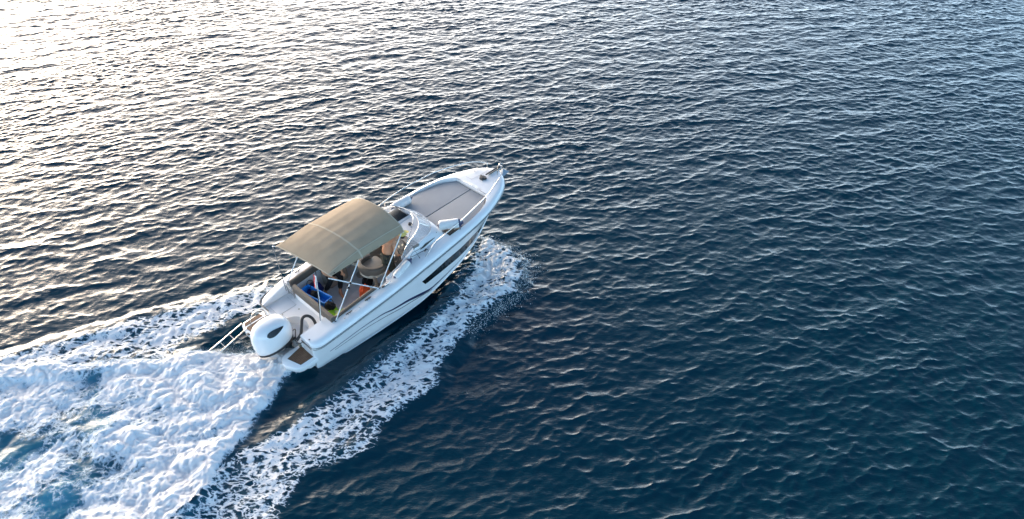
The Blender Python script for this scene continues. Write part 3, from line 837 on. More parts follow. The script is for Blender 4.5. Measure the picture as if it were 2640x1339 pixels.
mb = MB(); mb.loft([sup(-.42, 0, z, a, b, 2.3) for z, a, b in ((.46, .30, .16), (.2, .22, .12), (-.15, .17, .085), (-.5, .13, .05))]); mb.build("midsection", M['gel2'], eng)
mb = MB(); mb.box((-.50, 0, -.28), (.5, .30, .02), .006); mb.build("cavitation_plate", M['gel2'], eng)
mb = MB(); mb.box((-.12, 0, .34), (.16, .30, .30), .03); mb.tube([V(-.2, -.22, .42), V(.05, -.22, .42)], .03, 8); mb.tube([V(-.2, .22, .42), V(.05, .22, .42)], .03, 8); mb.build("mounting_bracket", M['black'], eng)
mb = MB(); mb.tube([V(-.02, -.40, .50), V(.12, -.41, .60), V(.24, -.33, .74), V(.36, -.22, .83), V(.49, -.22, .82), V(.55, -.34, .76), V(.52, -.50, .68), V(.47, -.58, .60)], .036, 12, 6); mb.build("rigging_hose", M['line'], boat)
mb = MB(); mb.tube([V(.0, -.12, .55), V(.10, -.22, .66), V(.02, -.34, .62), V(-.06, -.42, .50)], .012, 6, 5); mb.tube([V(-.08, -.45, .48), V(.06, -.62, .46), V(.2, -.66, .44)], .010, 6, 4); mb.build("fuel_line", M['black'], boat)
mb = MB(); mb.box((-.02, -.56, .46), (.12, .08, .06), .01); mb.build("pump_box", M['brass'], boat)

# ------------------------------------------------------------------ rails, anchor, fittings
for s in (-1, 1):
    dk = lambda x, o=.12: V(x, s * (rub_y(x) - o), rub_z(x) + .16)
    pr = part_empty("bow_rail", boat)
    if s < 0:
        top_ = [dk(3.55, .16), V(3.9, -1.12, 1.40), V(4.2, -1.12, 1.455), V(4.85, -1.09, 1.53), V(5.42, -1.01, 1.575), V(6.03, -.85, 1.56), V(6.50, -.62, 1.50), V(6.86, -.42, 1.43), V(7.03, -.33, 1.44), V(7.15, -.27, 1.56)]
        legs = [(4.85, 4.78)]
        end = [V(7.15, -.27, 1.56), V(7.17, -.26, 1.68), V(7.12, -.24, 1.73), V(7.06, -.22, 1.66), V(7.0, -.20, 1.38)]
    else:
        top_ = [dk(3.35, .16), V(3.7, 1.13, 1.44), V(4.1, 1.13, 1.54), V(4.7, 1.13, 1.59), V(5.45, 1.09, 1.59), V(5.86, .99, 1.61), V(6.35, .80, 1.62), V(6.75, .58, 1.62), V(6.95, .38, 1.60)]
        legs = [(4.1, 4.0)]
        end = [V(6.95, .38, 1.60), V(7.02, .27, 1.60), V(7.04, .22, 1.58), V(6.98, .20, 1.38)]
    mb = MB(); mb.tube(top_, .0125, 8, 6); mb.build("rail_tube", M['steel'], pr)
    mb = MB(); mb.tube(end, .0125, 8, 4); mb.build("pulpit_post", M['steel'], pr)
    tf = crom(top_, 6)
    for xt, xb_ in legs:
        p = min(tf, key=lambda q: abs(q.x - xt)); b_ = dk(xb_, .16)
        mb = MB(); mb.tube([p, b_], .0105, 8); mb.tube([b_, b_ + V(0, 0, .008)], .03, 10); mb.build("stanchion", M['steel'], pr)
mb = MB(); mb.tube([V(4.85, -1.09, 1.53), V(4.66, -1.02, 1.32)], .0105, 8); mb.build("stanchion_brace", M['steel'], boat)
anc = part_empty("anchor", boat)
mb = MB(); mb.box((7.08, -.02, 1.41), (.50, .12, .035), .01); mb.tube([V(7.32, -.07, 1.42), V(7.32, .05, 1.42)], .04, 10); mb.build("bow_roller", M['steel'], anc)
mb = MB(); mb.tube([V(6.75, -.02, 1.46), V(7.25, -.02, 1.46), V(7.40, -.02, 1.36)], .022, 8); mb.build("anchor_shank", M['line'], anc)
mb = MB(); mb.add([V(7.40, -.02, 1.30), V(7.50, -.16, 1.22), V(7.22, -.10, 1.10), V(7.50, .12, 1.22), V(7.22, .06, 1.10), V(7.56, -.02, 1.16), V(7.3, -.02, 1.02)], [(0, 1, 5), (1, 2, 6, 5), (0, 5, 3), (5, 6, 4, 3), (0, 2, 1), (0, 3, 4), (0, 4, 6, 2)])
mb.build("anchor_fluke", M['steel'], anc, smooth=False)
mb = MB(); mb.box((6.62, -.02, 1.41), (.16, .14, .09), .02); mb.tube([V(6.64, -.12, 1.42), V(6.64, .08, 1.42)], .045, 10); mb.build("windlass", M['line'], anc)
mb = MB(); mb.tube([V(6.40, .55, 1.375), V(6.40, .20, 1.395)], .003, 4); mb.tube([V(6.40, .20, 1.395), V(6.95, .14, 1.405)], .003, 4); mb.build("locker_seam", M['greyplast'], boat)

def cleat(x, y, z, rz=0.0, m='black'):
    c, s_ = math.cos(rz), math.sin(rz)
    mb = MB(); mb.tube([V(x - .09 * c, y - .09 * s_, z + .035), V(x + .09 * c, y + .09 * s_, z + .035)], .012, 8)
    for k in (-.03, .03): mb.tube([V(x + k * c, y + k * s_, z), V(x + k * c, y + k * s_, z + .035)], .012, 8)
    mb.build("cleat", M[m], boat)
for s in (-1, 1):
    cleat(1.14, s * 1.13, 1.0); cleat(1.72, s * 1.13, 1.035); cleat(6.75, s * .42, 1.39, m='steel'); cleat(2.33, s * 1.12, 1.085, m='steel')
for x in (1.42, .98):
    mb = MB(); mb.ball(V(x, -1.17, rub_z(x) + .17), .02, 8); mb.build("snap_stud", M['steel'], boat)
mb = MB(); mb.box((2.27, -1.10, 1.095), (.20, .05, .03), .01); mb.build("deck_vent", M['black'], boat)
mb = MB(); mb.box((1.72, -1.10, 1.045), (.16, .04, .02), .008); mb.build("deck_vent", M['black'], boat)
mb = MB(); mb.tube([V(.05, -1.02, .885), V(.05, -1.02, .91)], .016, 10); mb.build("stern_fitting", M['black'], boat)
mb = MB(); mb.tube([V(-.02, -.80, .74), V(-.10, -.78, .72), V(-.12, -.66, .70), V(-.03, -.62, .70)], .012, 6, 4); mb.build("stern_eye", M['black'], boat)
# side-gate hinges at the port passage
mb = MB()
for dz in (0, .12, .24): mb.tube([V(.70, .72, .74 + dz), V(.70, .98, .74 + dz)], .010, 6)
for y in (.72, .98): mb.tube([V(.70, y, .66), V(.70, y, 1.02)], .012, 6)
mb.build("transom_gate", M['steel'], boat)
# antenna on the starboard side deck, aerial with a thin whip
mb = MB(); mb.tube([V(3.42, -1.08, 1.21), V(3.40, -1.08, 1.24), V(3.25, -1.10, 1.75)], [.012, .005, .003], 6); mb.build("whip_antenna", M['black'], boat)
mb = MB(); mb.tube([V(3.63, -1.02, 1.25), V(3.70, -1.02, 1.30)], .018, 8); mb.build("antenna_foot", M['black'], boat)
# ensign on its staff
fl_ = part_empty("ensign", boat)
mb = MB(); mb.tube([V(.56, -.74, .93), V(.83, -.74, 2.34)], .010, 8); mb.build("flagstaff", M['black'], fl_)
for m_, k0, k1 in (('red', 0, .5), ('wcloth', .5, 1.0)):
    mb = MB(); A, B = [], []
    for i in range(9):
        u = i / 8; zt = 2.20 - .36 * u
        A.append(V(.80 - .07 * u + .012 * math.sin(9 * u), -.72 + .09 * (1 - k0) - .0 + .012 * math.cos(7 * u), zt)); B.append(V(.80 - .07 * u + .012 * math.sin(9 * u + 1), -.72 + .09 * (1 - k1) + .012 * math.cos(7 * u + 1), zt + .005))
    mb.strip(A, B, .004); mb.build("flag_cloth", M[m_], fl_)
# ------------------------------------------------------------------ loose things on the boat
def fender(label, loc, rz, tilt=0.0, L=.52, r=.105, ends=(1, 1)):
    t = on_boat("fender", label, "fender", loc, rz, "boat fenders")
    ct, st_ = math.cos(tilt), math.sin(tilt)
    P = lambda u: V(u * ct, 0, u * st_)
    mb = MB(); us = [(-.5, .55), (-.49, .80), (-.46, .93), (-.38, 1.0), (0, 1.0), (.38, 1.0), (.46, .93), (.49, .80), (.5, .55)]
    mb.tube([P(u * L * .86) for u, k in us], [r * k for u, k in us], 20); mb.build("fender_body", M['fender'], t)
    for e in (-1, 1):
        mb = MB(); mb.tube([P(e * L * .41), P(e * L * .45), P(e * L * (.45 + .05 * ends[e > 0])), P(e * L * (.45 + .09 * ends[e > 0])), P(e * L * (.45 + .15 * ends[e > 0]))], [r * .97 if ends[e > 0] == 1 else r * .6, r * .94 if ends[e > 0] == 1 else r * .5, r * .66 * ends[e > 0], r * .36 * ends[e > 0], r * .26 * ends[e > 0]], 14)
        mb.build("fender_end", M['navyf'], t)
    return t
fender("white fender with navy ends lying on the port side of the bow sunpad", (4.42, .86, 1.40), R(-2), 0, .64, .125, (.6, .7))
fender("white fender lying across the starboard edge of the grey sunpad", (4.62, -.88, 1.45), R(-38), 0, .62, .125, (.4, 1))
fender("cream fender with roped navy tip leaning on the side deck beside the helm", (2.86, -1.05, 1.19), R(5), R(16), .62, .085, (.4, 1))
rp = on_boat("mooring_rope", "thin dark rope tied from the helm fender to a small cleat on the side deck", "rope", (3.2, -1.0, 1.3))
mb = MB(); mb.tube([V(.0, .0, .03), V(.15, .02, -.02), V(.35, .0, -.02), V(.55, -.02, -.06)], .008, 6, 4); mb.tube([V(.0, .0, .03), V(.14, .08, .04), V(.33, .07, .03), V(.45, .12, -.0)], .006, 6, 4); mb.build("rope_line", M['rope'], rp)

# crates and bags in the cockpit
cr = on_boat("crate", "bright blue plastic crate standing on the aft cockpit bench", "crate", (1.09, .30, .60), R(-80))
mb = MB()
def openbox(mb, lx, ly, h, t=.012, flare=.03):
    o0 = [(-lx / 2, -ly / 2), (lx / 2, -ly / 2), (lx / 2, ly / 2), (-lx / 2, ly / 2)]
    def rg(k, z, d): return [V(math.copysign(abs(a) + k * flare - d, a), math.copysign(abs(b) + k * flare - d, b), z) for a, b in o0]
    mb.loft([rg(0, 0, 0), rg(1, h, 0), rg(1, h, -.018), rg(1, h + .012, -.018), rg(1, h + .012, t), rg(0, t, t)])
openbox(mb, .80, .19, .19)
for k in range(9): mb.box((-.34 + k * .085, -.118, .10), (.012, .012, .17)); mb.box((-.34 + k * .085, .118, .10), (.012, .012, .17))
mb.build("crate_shell", M['blue'], cr, angle=30)
def sack(mb, rx, ry, rz, seed, n=2.5):
    rs = random.Random(seed); rings = []; ph = [rs.random() * 6 for _ in range(6)]
    for i in range(1, 12):
        a = math.pi * i / 12; rg = []
        for k in range(24):
            t = 2 * math.pi * k / 24
            w = 1 + .07 * math.sin(3 * t + ph[0] + 2 * a) + .05 * math.sin(7 * t + ph[1] - 3 * a) + .04 * math.sin(5 * a * 2 + ph[2] + t)
            sx_, sy_, sz_ = math.sin(a) * math.cos(t), math.sin(a) * math.sin(t), math.cos(a)
            q = (abs(sx_) ** n + abs(sy_) ** n + abs(sz_) ** n) ** (-1 / n)
            rg.append(V(rx * sx_ * q * w, ry * sy_ * q * w, rz + rz * sz_ * q * w))
        rings.append(rg)
    mb.loft(rings)
def bag(name, label, loc, rz, dims, m, seed, strap=None):
    t = on_boat(name, label, "bag", loc, rz)
    mb = MB(); sack(mb, dims[0] / 2, dims[1] / 2, dims[2] / 2, seed); mb.build("bag_body", M[m], t)
    if strap:
        mb = MB(); h = dims[2]
        for y in (-.04, .04): mb.tube([V(-dims[0] * .28, y, h * .93), V(-dims[0] * .2, y * 1.5, h * 1.2), V(0, y * 2, h * 1.32), V(dims[0] * .2, y * 1.5, h * 1.2), V(dims[0] * .28, y, h * .93)], .009, 6, 4)
        mb.build("bag_strap", M[strap], t)
    return t
bag("sports_bag", "dark navy soft bag in the port aft corner behind the blue crate", (1.22, .72, .32), R(20), (.5, .42, .40), 'dblue', 1, 'black')
bag("backpack", "black bag with a strap loop hung at the starboard end of the blue crate", (1.12, -.27, .61), R(-70), (.30, .20, .20), 'blackcloth', 2, 'black')
bag("net_bag", "black goggles bag slumped inside the blue crate by the ensign", (1.07, .32, .67), R(-80), (.24, .16, .20), 'blackcloth', 5)
bag("dry_bag", "orange bag standing against the starboard cockpit side below the canopy pole joint", (2.04, -.40, .30), R(25), (.34, .22, .50), 'orange', 3)
bag("shoulder_bag", "black bag on the cockpit floor between the helm seat pedestals", (2.42, .05, .30), R(30), (.36, .26, .22), 'blackcloth', 4, 'black')
tw = on_boat("towel", "lime green towel draped over the starboard end of the aft bench", "towel", (1.05, -.62, .615))
for nm, m_, x0, y0, x1, y1, sd_ in (("towel_cloth", 'lime', -.2, -.22, .16, .30, 1), ("towel_lining", 'pale', .0, -.26, .30, .10, 2)):
    vv, ff = [], []
    for i in range(15):
        for j in range(15):
            u, v = i / 14, j / 14; x = x0 + (x1 - x0) * u; y = y0 + (y1 - y0) * v
            vv.append(V(x + .02 * math.sin(5 * v + sd_), y + .02 * math.sin(4 * u), .03 + .03 * sd_ + .022 * math.sin(9 * u + 5 * v + sd_) + .018 * math.sin(13 * v - 4 * u) - max(0, x - .14) * .7))
    ff = [(i * 15 + j, i * 15 + j + 1, (i + 1) * 15 + j + 1, (i + 1) * 15 + j) for i in range(14) for j in range(14)]
    o = obj(nm, vv, ff, M[m_], tw, True); s_m = o.modifiers.new("thickness", 'SOLIDIFY'); s_m.thickness = .012

# ------------------------------------------------------------------ people
def skin_body(name, joints, edges, m, parent, root, sub=2):
    me = bpy.data.meshes.new(name)
    names = list(joints); ix = {k: i for i, k in enumerate(names)}
    me.from_pydata([tuple(joints[k][0]) for k in names], [(ix[a], ix[b]) for a, b in edges], [])
    o = link(bpy.data.objects.new(name, me), parent)
    o.modifiers.new("skin", 'SKIN')
    for k, sv in zip(names, me.skin_vertices[0].data):
        r = joints[k][1]; sv.radius = (r, r) if isinstance(r, (int, float)) else r
        sv.use_root = (k == root)
    sb_ = o.modifiers.new("sub", 'SUBSURF'); sb_.levels = sub; sb_.render_levels = sub
    me.materials.append(m)
    return o

def hand(J, E, side, wrist, fdir, palmn, thumbdir, curl=.6, k=1.0):
    """palm and five bent fingers grown from the wrist joint"""
    fdir = fdir.normalized(); palmn = palmn.normalized(); across = fdir.cross(palmn).normalized()
    if across.dot(thumbdir) < 0: across = -across
    w = J[wrist][0]; pc = side + "palm"; J[pc] = (w + fdir * .045 * k, (.032 * k, .016 * k)); E.append((wrist, pc))
    for i, (a, ln) in enumerate(((.027, .072), (.009, .080), (-.009, .074), (-.026, .058))):
        kn = w + fdir * .085 * k + across * a * k; nm = side + "f%d" % i
        J[nm + "a"] = (kn, .0105 * k); E.append((pc, nm + "a"))
        d = fdir; p = kn
        for s_, (q, fr) in enumerate(((.45, 'b'), (.30, 'c'), (.25, 'd'))):
            d = (d * math.cos(curl) + palmn * math.sin(curl)).normalized(); p = p + d * ln * q * k
            J[nm + fr] = (p, (.0095 - .001 * s_) * k); E.append((nm + 'abc'[s_], nm + fr))
    t0 = w + fdir * .03 * k + across * .034 * k; t1 = t0 + (across * .6 + fdir * .8).normalized() * .034 * k + palmn * .01; t2 = t1 + (fdir * .8 + palmn * .5).normalized() * .028 * k
    J[side + "t0"] = (t0, .013 * k); J[side + "t1"] = (t1, .011 * k); J[side + "t2"] = (t2, .009 * k)
    E += [(pc, side + "t0"), (side + "t0", side + "t1"), (side + "t1", side + "t2")]

def foot(J, E, side, ankle, d):
    d = d.normalized(); a = J[ankle][0]
    J[side + "heel"] = (a - d * .04 + V(0, 0, -.055), .030); J[side + "ball"] = (a + d * .11 + V(0, 0, -.065), (.042, .022)); J[side + "toe"] = (a + d * .185 + V(0, 0, -.072), (.036, .015))
    E += [(ankle, side + "heel"), (ankle, side + "ball"), (side + "ball", side + "toe")]

def head_bits(parent, c, f, up, skin=True):
    """face on a head centred at c, facing f"""
    f = f.normalized(); r_ = f.cross(up).normalized(); u = r_.cross(f).normalized()
    Rm = Matrix((f, -r_, u)).transposed()
    return f, r_, u, Rm

# helmsman: bare-chested, standing behind the wheel, leaning on it
p1 = on_boat("person", "bare-chested person in dark camouflage shorts and pale yellow cap standing at the wheel", "person", (2.85, -.46, .30))
J = {}; E = []
J["pelvis"] = (V(0, 0, .95), (.155, .115)); J["waist"] = (V(.03, 0, 1.09), (.145, .105)); J["chest"] = (V(.10, 0, 1.27), (.170, .115)); J["upper"] = (V(.19, -.01, 1.42), (.165, .095)); J["neck"] = (V(.32, -.10, 1.47), .055)
J["headlo"] = (V(.40, -.165, 1.475), (.062, .075)); J["headhi"] = (V(.47, -.22, 1.52), (.078, .095))
E += [("pelvis", "waist"), ("waist", "chest"), ("chest", "upper"), ("upper", "neck"), ("neck", "headlo"), ("headlo", "headhi")]
for sname, s, hx, hz in (("l", 1, .20, .86), ("r", -1, .20, .86)):
    J[sname + "sh"] = (V(.17, s * .185, 1.41), .062); J[sname + "elb"] = (V(.14, s * .27, 1.15), .043); J[sname + "wr"] = (V(.215, s * .15, .95), .028)
    E += [("upper", sname + "sh"), (sname + "sh", sname + "elb"), (sname + "elb", sname + "wr")]
    J[sname + "hip"] = (V(0, s * .10, .86), .098); J[sname + "kn"] = (V(.05, s * .13, .48), .062); J[sname + "calf"] = (V(.01, s * .135, .34), .058); J[sname + "ank"] = (V(-.01, s * .14, .09), .038)
    E += [("pelvis", sname + "hip"), (sname + "hip", sname + "kn"), (sname + "kn", sname + "calf"), (sname + "calf", sname + "ank")]
    foot(J, E, sname, sname + "ank", V(1, s * .15, 0))
    hand(J, E, sname, sname + "wr", V(.8, 0, -.25), V(.2, 0, -1), V(0, -s, 0), .55)
skin_body("body", J, E, M['skin'], p1, "pelvis")
Js = {"pel": (V(-.0, 0, .96), (.168, .130)), "low": (V(0, 0, .88), (.17, .13)), "lh": (V(.005, .10, .82), .112), "rh": (V(.005, -.10, .82), .112), "lk": (V(.04, .135, .50), .098), "rk": (V(.04, -.135, .50), .098), "top": (V(.01, 0, 1.01), (.16, .122))}
skin_body("shorts", Js, [("top", "pel"), ("pel", "low"), ("low", "lh"), ("low", "rh"), ("lh", "lk"), ("rh", "rk")], M['camo'], p1, "pel")
hc = V(.47, -.22, 1.52)
mb = MB(); mb.ball(hc + V(-.005, 0, .035), (.108, .092, .082), 20); mb.build("cap", M['yellow'], p1)
mb = MB(); mb.loft([[hc + V(.06, -.07, .03), hc + V(.06, .07, .03), hc + V(.06, .07, .042), hc + V(.06, -.07, .042)], [hc + V(.13, -.065, .015), hc + V(.13, .065, .015), hc + V(.13, .065, .024), hc + V(.13, -.065, .024)], [hc + V(.175, -.03, .0), hc + V(.175, .03, .0), hc + V(.175, .03, .008), hc + V(.175, -.03, .008)]]); mb.build("cap_peak", M['yellow'], p1)
mb = MB(); mb.ball(hc + V(-.03, 0, -.02), (.085, .086, .075), 16); mb.build("hair", M['hair'], p1)
mb = MB(); mb.loft([[hc + V(.085, -.014, -.07), hc + V(.085, .014, -.07), hc + V(.12, 0, -.075)], [hc + V(.088, -.008, -.02), hc + V(.088, .008, -.02), hc + V(.10, 0, -.02)]])
mb.build("nose", M['skin'], p1)
for s in (-1, 1):
    mb = MB(); mb.ball(hc + V(.0, s * .088, -.045), (.022, .010, .032), 10); mb.build("ear", M['skin'], p1)
    mb = MB(); mb.ball(hc + V(.086, s * .03, -.025), (.010, .014, .008), 8); mb.build("eye", M['black'], p1)

# seated passenger on the port side under the canopy: black trousers, bare feet
p2 = on_boat("person", "barefoot person in black trousers and black top sitting under the rear of the canopy", "person", (1.86, .80, .30))
J = {}; E = []
J["pelvis"] = (V(0, 0, .48), (.16, .125)); J["waist"] = (V(-.03, -.02, .62), (.14, .11)); J["chest"] = (V(-.05, -.05, .80), (.165, .115)); J["upper"] = (V(-.06, -.09, .94), (.165, .095)); J["neck"] = (V(-.07, -.13, 1.05), .055)
J["headlo"] = (V(-.08, -.165, 1.12), (.062, .075)); J["headhi"] = (V(-.085, -.18, 1.21), (.078, .095))
E += [("pelvis", "waist"), ("waist", "chest"), ("chest", "upper"), ("upper", "neck"), ("neck", "headlo"), ("headlo", "headhi")]
hipx = {"l": .10, "r": -.10}
kn = {"l": V(.02, -.46, .50), "r": V(-.26, -.42, .52)}; an = {"l": V(-.15, -.52, .10), "r": V(-.42, -.22, .10)}
for sname, s in (("l", 1), ("r", -1)):
    J[sname + "sh"] = (V(-.06 + s * .185, -.08, .92), .060); J[sname + "elb"] = (V(-.06 + s * .24, -.26, .70), .042)
    J[sname + "wr"] = (V(-.04 + s * .14, -.44, .60), .028)
    E += [("upper", sname + "sh"), (sname + "sh", sname + "elb"), (sname + "elb", sname + "wr")]
    J[sname + "hip"] = (V(hipx[sname], -.04, .46), .095); J[sname + "kn"] = (kn[sname], .062); J[sname + "calf"] = (kn[sname].lerp(an[sname], .35), .055); J[sname + "ank"] = (an[sname], .036)
    E += [("pelvis", sname + "hip"), (sname + "hip", sname + "kn"), (sname + "kn", sname + "calf"), (sname + "calf", sname + "ank")]
    foot(J, E, sname, sname + "ank", V(-.1, -1, 0) if s > 0 else V(-.4, -1, 0))
    hand(J, E, sname, sname + "wr", V(-s * .2, -1, -.3), V(0, -.2, -1), V(-s, 0, 0), .35)
skin_body("body", J, E, M['skin'], p2, "pelvis")
Js = {"pel": (V(0, 0, .48), (.172, .135)), "lh": (V(.10, -.05, .46), .106), "rh": (V(-.10, -.05, .46), .106), "lk": (kn["l"], .080), "rk": (kn["r"], .080), "la": (kn["l"].lerp(an["l"], .78), .062), "ra": (kn["r"].lerp(an["r"], .78), .062)}
skin_body("trousers", Js, [("pel", "lh"), ("pel", "rh"), ("lh", "lk"), ("rh", "rk"), ("lk", "la"), ("rk", "ra")], M['blackcloth'], p2, "pel")
Jt = {"b": (V(-.01, 0, .54), (.165, .13)), "c": (V(-.05, -.05, .80), (.178, .13)), "u": (V(-.06, -.09, .945), (.17, .10)), "ls": (V(.115, -.08, .93), .076), "rs": (V(-.235, -.08, .93), .076), "le": (V(.155, -.19, .80), .066), "re": (V(-.275, -.19, .80), .066)}
skin_body("top", Jt, [("b", "c"), ("c", "u"), ("u", "ls"), ("u", "rs"), ("ls", "le"), ("rs", "re")], M['blackcloth'], p2, "b")
hc = V(-.085, -.18, 1.21)
mb = MB(); mb.ball(hc + V(0, .012, .03), (.092, .108, .085), 18); mb.build("hair", M['hair'], p2)
mb = MB(); mb.loft([[hc + V(-.014, -.085, -.07), hc + V(.014, -.085, -.07), hc + V(0, -.12, -.075)], [hc + V(-.008, -.088, -.02), hc + V(.008, -.088, -.02), hc + V(0, -.10, -.02)]]); mb.build("nose", M['skin'], p2)
mb = MB(); mb.box((1.95, .82, .52), (.62, .34, .42), .05); mb.build("side_bench", M['cream'], boat)
# ------------------------------------------------------------------ foam on the water
def foam_material(name, kind):
    m = bpy.data.materials.new(name); m.use_nodes = True
    n, l = nodes(m); b = n["Principled BSDF"]; out = n["Material Output"]
    def N(t, **kw):
        q = n.new(t)
        for k, v in kw.items(): setattr(q, k, v)
        return q
    def mth(op, a, c=None, clamp=False):
        q = N("ShaderNodeMath", operation=op, use_clamp=clamp)
        for i, v in enumerate((a, c)):
            if v is None: continue
            if isinstance(v, (int, float)): q.inputs[i].default_value = v
            else: l.new(v, q.inputs[i])
        return q.outputs[0]
    tc = N("ShaderNodeTexCoord")
    flow = N("ShaderNodeMapping"); flow.inputs["Rotation"].default_value = (0, 0, R(-38 if kind != 'stern' else -20)); flow.inputs["Scale"].default_value = (0.62, 1.0, 0.35) if kind != 'stern' else (0.9, 1.0, 0.5)
    l.new(tc.outputs["Object"], flow.inputs[0])
    def noise(scale, detail, rough=.55, src=None):
        q = N("ShaderNodeTexNoise"); q.inputs["Scale"].default_value = scale; q.inputs["Detail"].default_value = detail; q.inputs["Roughness"].default_value = rough
        l.new(src or flow.outputs[0], q.inputs["Vector"]); return q
    wob = noise(2.6, 4)
    dv = N("ShaderNodeVectorMath", operation='SCALE'); dv.inputs["Scale"].default_value = .46
    sb_ = N("ShaderNodeVectorMath", operation='SUBTRACT'); l.new(wob.outputs["Color"], sb_.inputs[0]); sb_.inputs[1].default_value = (.5, .5, .5)
    l.new(sb_.outputs[0], dv.inputs[0])
    av = N("ShaderNodeVectorMath", operation='ADD'); l.new(flow.outputs[0], av.inputs[0]); l.new(dv.outputs[0], av.inputs[1])
    def vor(scale):
        q = N("ShaderNodeTexVoronoi", feature='DISTANCE_TO_EDGE'); q.inputs["Scale"].default_value = scale; q.inputs["Randomness"].default_value = 1.0
        l.new(av.outputs[0], q.inputs["Vector"]); return q.outputs["Distance"]
    cells = mth('ADD', mth('MULTIPLY', vor(6.5), 1.25), mth('MULTIPLY', vor(15), 0.65))
    fine = noise(15, 5, .65); mid = noise(3.2, 5, .6)
    if kind == 'stern':
        pat = mth('ADD', mth('MULTIPLY', mid.outputs[0], .60), mth('ADD', mth('MULTIPLY', fine.outputs[0], .34), mth('MULTIPLY', cells, .50)))
        pat = mth('SUBTRACT', pat, .16)
    else:
        pat = mth('ADD', mth('MULTIPLY', cells, 1.05), mth('ADD', mth('MULTIPLY', mid.outputs[0], .50), mth('MULTIPLY', fine.outputs[0], .62)))
        pat = mth('SUBTRACT', pat, .36)
    at = N("ShaderNodeAttribute"); at.attribute_name = "foam_cover"
    mr = N("ShaderNodeMapRange", interpolation_type='SMOOTHSTEP')
    l.new(mth('SUBTRACT', at.outputs["Fac"], pat), mr.inputs[0])
    mr.inputs[1].default_value = -0.10 if kind == 'stern' else -0.05; mr.inputs[2].default_value = 0.30 if kind == 'stern' else 0.26
    cr_ = N("ShaderNodeMapRange", interpolation_type='SMOOTHSTEP'); l.new(mth('SUBTRACT', at.outputs["Fac"], pat), cr_.inputs[0])
    cr_.inputs[1].default_value = 0.0; cr_.inputs[2].default_value = 0.50 if kind == 'stern' else 0.34
    cm = N("ShaderNodeMixRGB"); cm.inputs[1].default_value = (0.50, 0.66, 0.78, 1); cm.inputs[2].default_value = (0.88, 0.865, 0.85, 1)
    l.new(cr_.outputs[0], cm.inputs[0]); l.new(cm.outputs[0], b.inputs["Base Color"]); b.inputs["Roughness"].default_value = .65
    b.inputs["Specular IOR Level"].default_value = .25
    b.inputs["Subsurface Weight"].default_value = 0.0
    bp = N("ShaderNodeBump"); bp.inputs["Strength"].default_value = .9; bp.inputs["Distance"].default_value = .011
    grain = noise(60, 5, .75, tc.outputs['Object'])
    hn = mth('ADD', mth('MULTIPLY', fine.outputs[0], .9), mth('ADD', mth('MULTIPLY', mid.outputs[0], .8), mth('MULTIPLY', grain.outputs[0], 1.5)))
    l.new(hn, bp.inputs["Height"]); l.new(bp.outputs[0], b.inputs["Normal"])
    tr = N("ShaderNodeBsdfTransparent"); mx = N("ShaderNodeMixShader")
    l.new(mth('MULTIPLY', mr.outputs[0], .97), mx.inputs[0]); l.new(tr.outputs[0], mx.inputs[1]); l.new(b.outputs[0], mx.inputs[2]); l.new(mx.outputs[0], out.inputs[0])
    return m

fx = np.arange(-21.0, 0.9, 0.022); fy = np.arange(5.6, 19.3, 0.022)
X, Y = np.meshgrid(fx, fy)
PX, PY, PZ, near, sb, ss, sp, sl = water_height(X, Y)
lowf = fbm(X, Y, 0.8, 3, 120); lowg = fbm(X, Y, 1.7, 3, 130)
away = sstep(-.02, .42, -sl)
along = sstep(8.0, 17.0, Y)
U = (X * math.cos(R(50)) + Y * math.sin(R(50))); W = (-X * math.sin(R(50)) + Y * math.cos(R(50)))
streak = fbm(U * .35, W * 1.3, 1.6, 4, 150)
db = sstep(-.03, .30, sb) * (.56 + .20 * along + .26 * lowf + .16 * lowg + .42 * streak) + .18 * np.exp(-((sb - .10) / .10) ** 2) * away
db = db * (.35 + .65 * away) + .10 * sstep(16.4, 17.2, Y) * sstep(0, .25, sb)
ds = sstep(-.05, .42, ss) * (.87 + .60 * lowf + .25 * lowg)
for hx, hy, r_, k in ((-9.13, 11.53, .55, .95), (-10.55, 10.77, .80, .95), (-11.5, 10.4, .7, .8), (-8.95, 9.55, .55, .6), (-8.8, 10.25, .75, .5), (-9.8, 12.6, .45, .35), (-7.7, 11.4, .6, .30), (-9.0, 9.2, .5, .5), (-12.5, 9.8, 1.2, .6)):
    ds -= .72 * k * np.exp(-(((X - hx) + .5 * lowg) ** 2 + ((Y - hy) + .5 * lowf) ** 2 * 1.6) / r_ ** 2)
ds = np.where(ss > .3, np.maximum(ds, .36 + .5 * lowg), ds)
ds += .25 * np.exp(-((ss - .45) / .35) ** 2) * sstep(-9, -6.5, X)
dp = sstep(-.03, .4, sp) * (.70 + .34 * lowf + .22 * lowg + .40 * streak + .10 * sstep(-9.5, -7, X)) + .14 * np.exp(-((sp - .12) / .12) ** 2)
for hx, hy, r_, k in ((-6.75, 14.75, .5, .8), (-7.7, 14.1, .5, .5), (-9.1, 13.75, .4, .4)):
    dp -= k * np.exp(-((X - hx) ** 2 + (Y - hy) ** 2 * 2) / r_ ** 2)
wk = np.maximum(np.maximum(sb, sp), ss)
up_all = .014 + (.036 + .062 * sstep(-.3, .5, ss) + .05 * sstep(0, .4, sp) * sstep(-9, -6.5, X)) * np.clip(np.maximum(np.maximum(db, ds), dp), 0, 1) * np.clip(fbm(X + .25 * lowg, Y + .25 * lowf, 3.0, 4, 140, .6, 'b') + .45, 0, 1.5) * sstep(0, .2, wk)
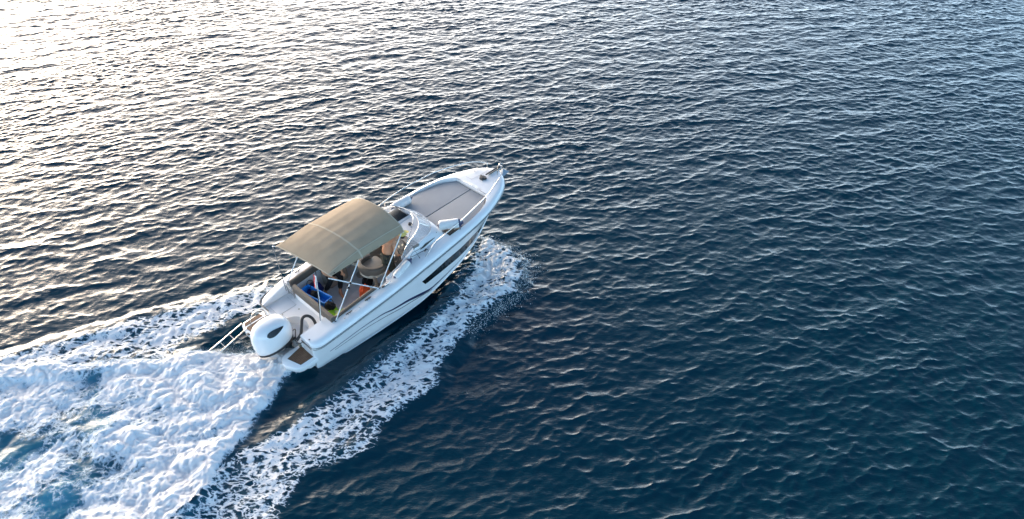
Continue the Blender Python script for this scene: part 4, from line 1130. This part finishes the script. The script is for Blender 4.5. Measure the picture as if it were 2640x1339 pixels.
for name, e, dn, others, kind, lab in (("bow_wave_foam", sb, db, (ss, sp), 'bow', None), ("stern_wash_foam", ss, ds, (sb, sp), 'stern', None), ("port_wave_foam", sp, dp, (sb, ss), 'port', None)):
    own = (e > -.06) & (e >= others[0]) & (e >= others[1])
    keep = own[:-1, :-1] & (dn[:-1, :-1] > .02)
    up = up_all
    me, used = grid_mesh(name, np.stack([PX, PY, PZ + up], -1), keep, [foam_material(name, kind)])
    set_attr(me, "foam_cover", np.clip(dn, 0, 1.3).ravel()[used])
    o = link(bpy.data.objects.new(name, me)); o["kind"] = "stuff"
    o["label"] = {"bow_wave_foam": "lacy white foam of the bow wave peeling off the starboard side", "stern_wash_foam": "dense churned white wash behind the outboard engine", "port_wave_foam": "broken foam streaks of the port side wave"}[name]
    o["category"] = "foam"

# spray: small water drops thrown up at the head of the bow wave and behind the engine
rs = random.Random(21)
mb = MB()
def drop(p, r):
    o_ = [V(0, 0, 1), V(.94, 0, -.33), V(-.47, .82, -.33), V(-.47, -.82, -.33)]
    a_ = rs.random() * 6; c_, s_ = math.cos(a_), math.sin(a_)
    v_ = [p + V(q.x * c_ - q.y * s_, q.x * s_ + q.y * c_, q.z * rs.uniform(.8, 1.4)) * r for q in o_]
    mb.add(v_, [(0, 1, 2), (0, 2, 3), (0, 3, 1), (1, 3, 2)])
edge = [V(-.9, 18.3, 0), V(-.1, 17.8, 0), V(.35, 17.2, 0), (V(.35, 16.5, 0)), V(.1, 15.8, 0), V(-.6, 15.1, 0), V(-1.1, 14.4, 0)]
for k in range(9000):
    u = rs.random() * (len(edge) - 1.001); i = int(u); p = edge[i].lerp(edge[i + 1], u - i)
    w_ = rs.gauss(0, 1)
    p = p + V(-.10 + .22 * w_, .02 + .14 * rs.gauss(0, 1), .05 + abs(rs.gauss(0, .12)))
    drop(p, (.0025 + .010 * rs.random() ** 3))
for k in range(3500):
    u = rs.random(); p = V(-6.1 - 5.5 * u, 13.9 - .45 * min(1, u * 3) + rs.gauss(0, .10), .10 + abs(rs.gauss(0, .12)))
    drop(p, (.002 + .006 * rs.random() ** 3))
sp_o = mb.build("spray", mat("spray_drops", (.85, .88, .9), .3), None, smooth=False)
sp_o["kind"] = "stuff"; sp_o["label"] = "fine white spray drops along the wave edges"; sp_o["category"] = "spray"
del X, Y, PX, PY, PZ
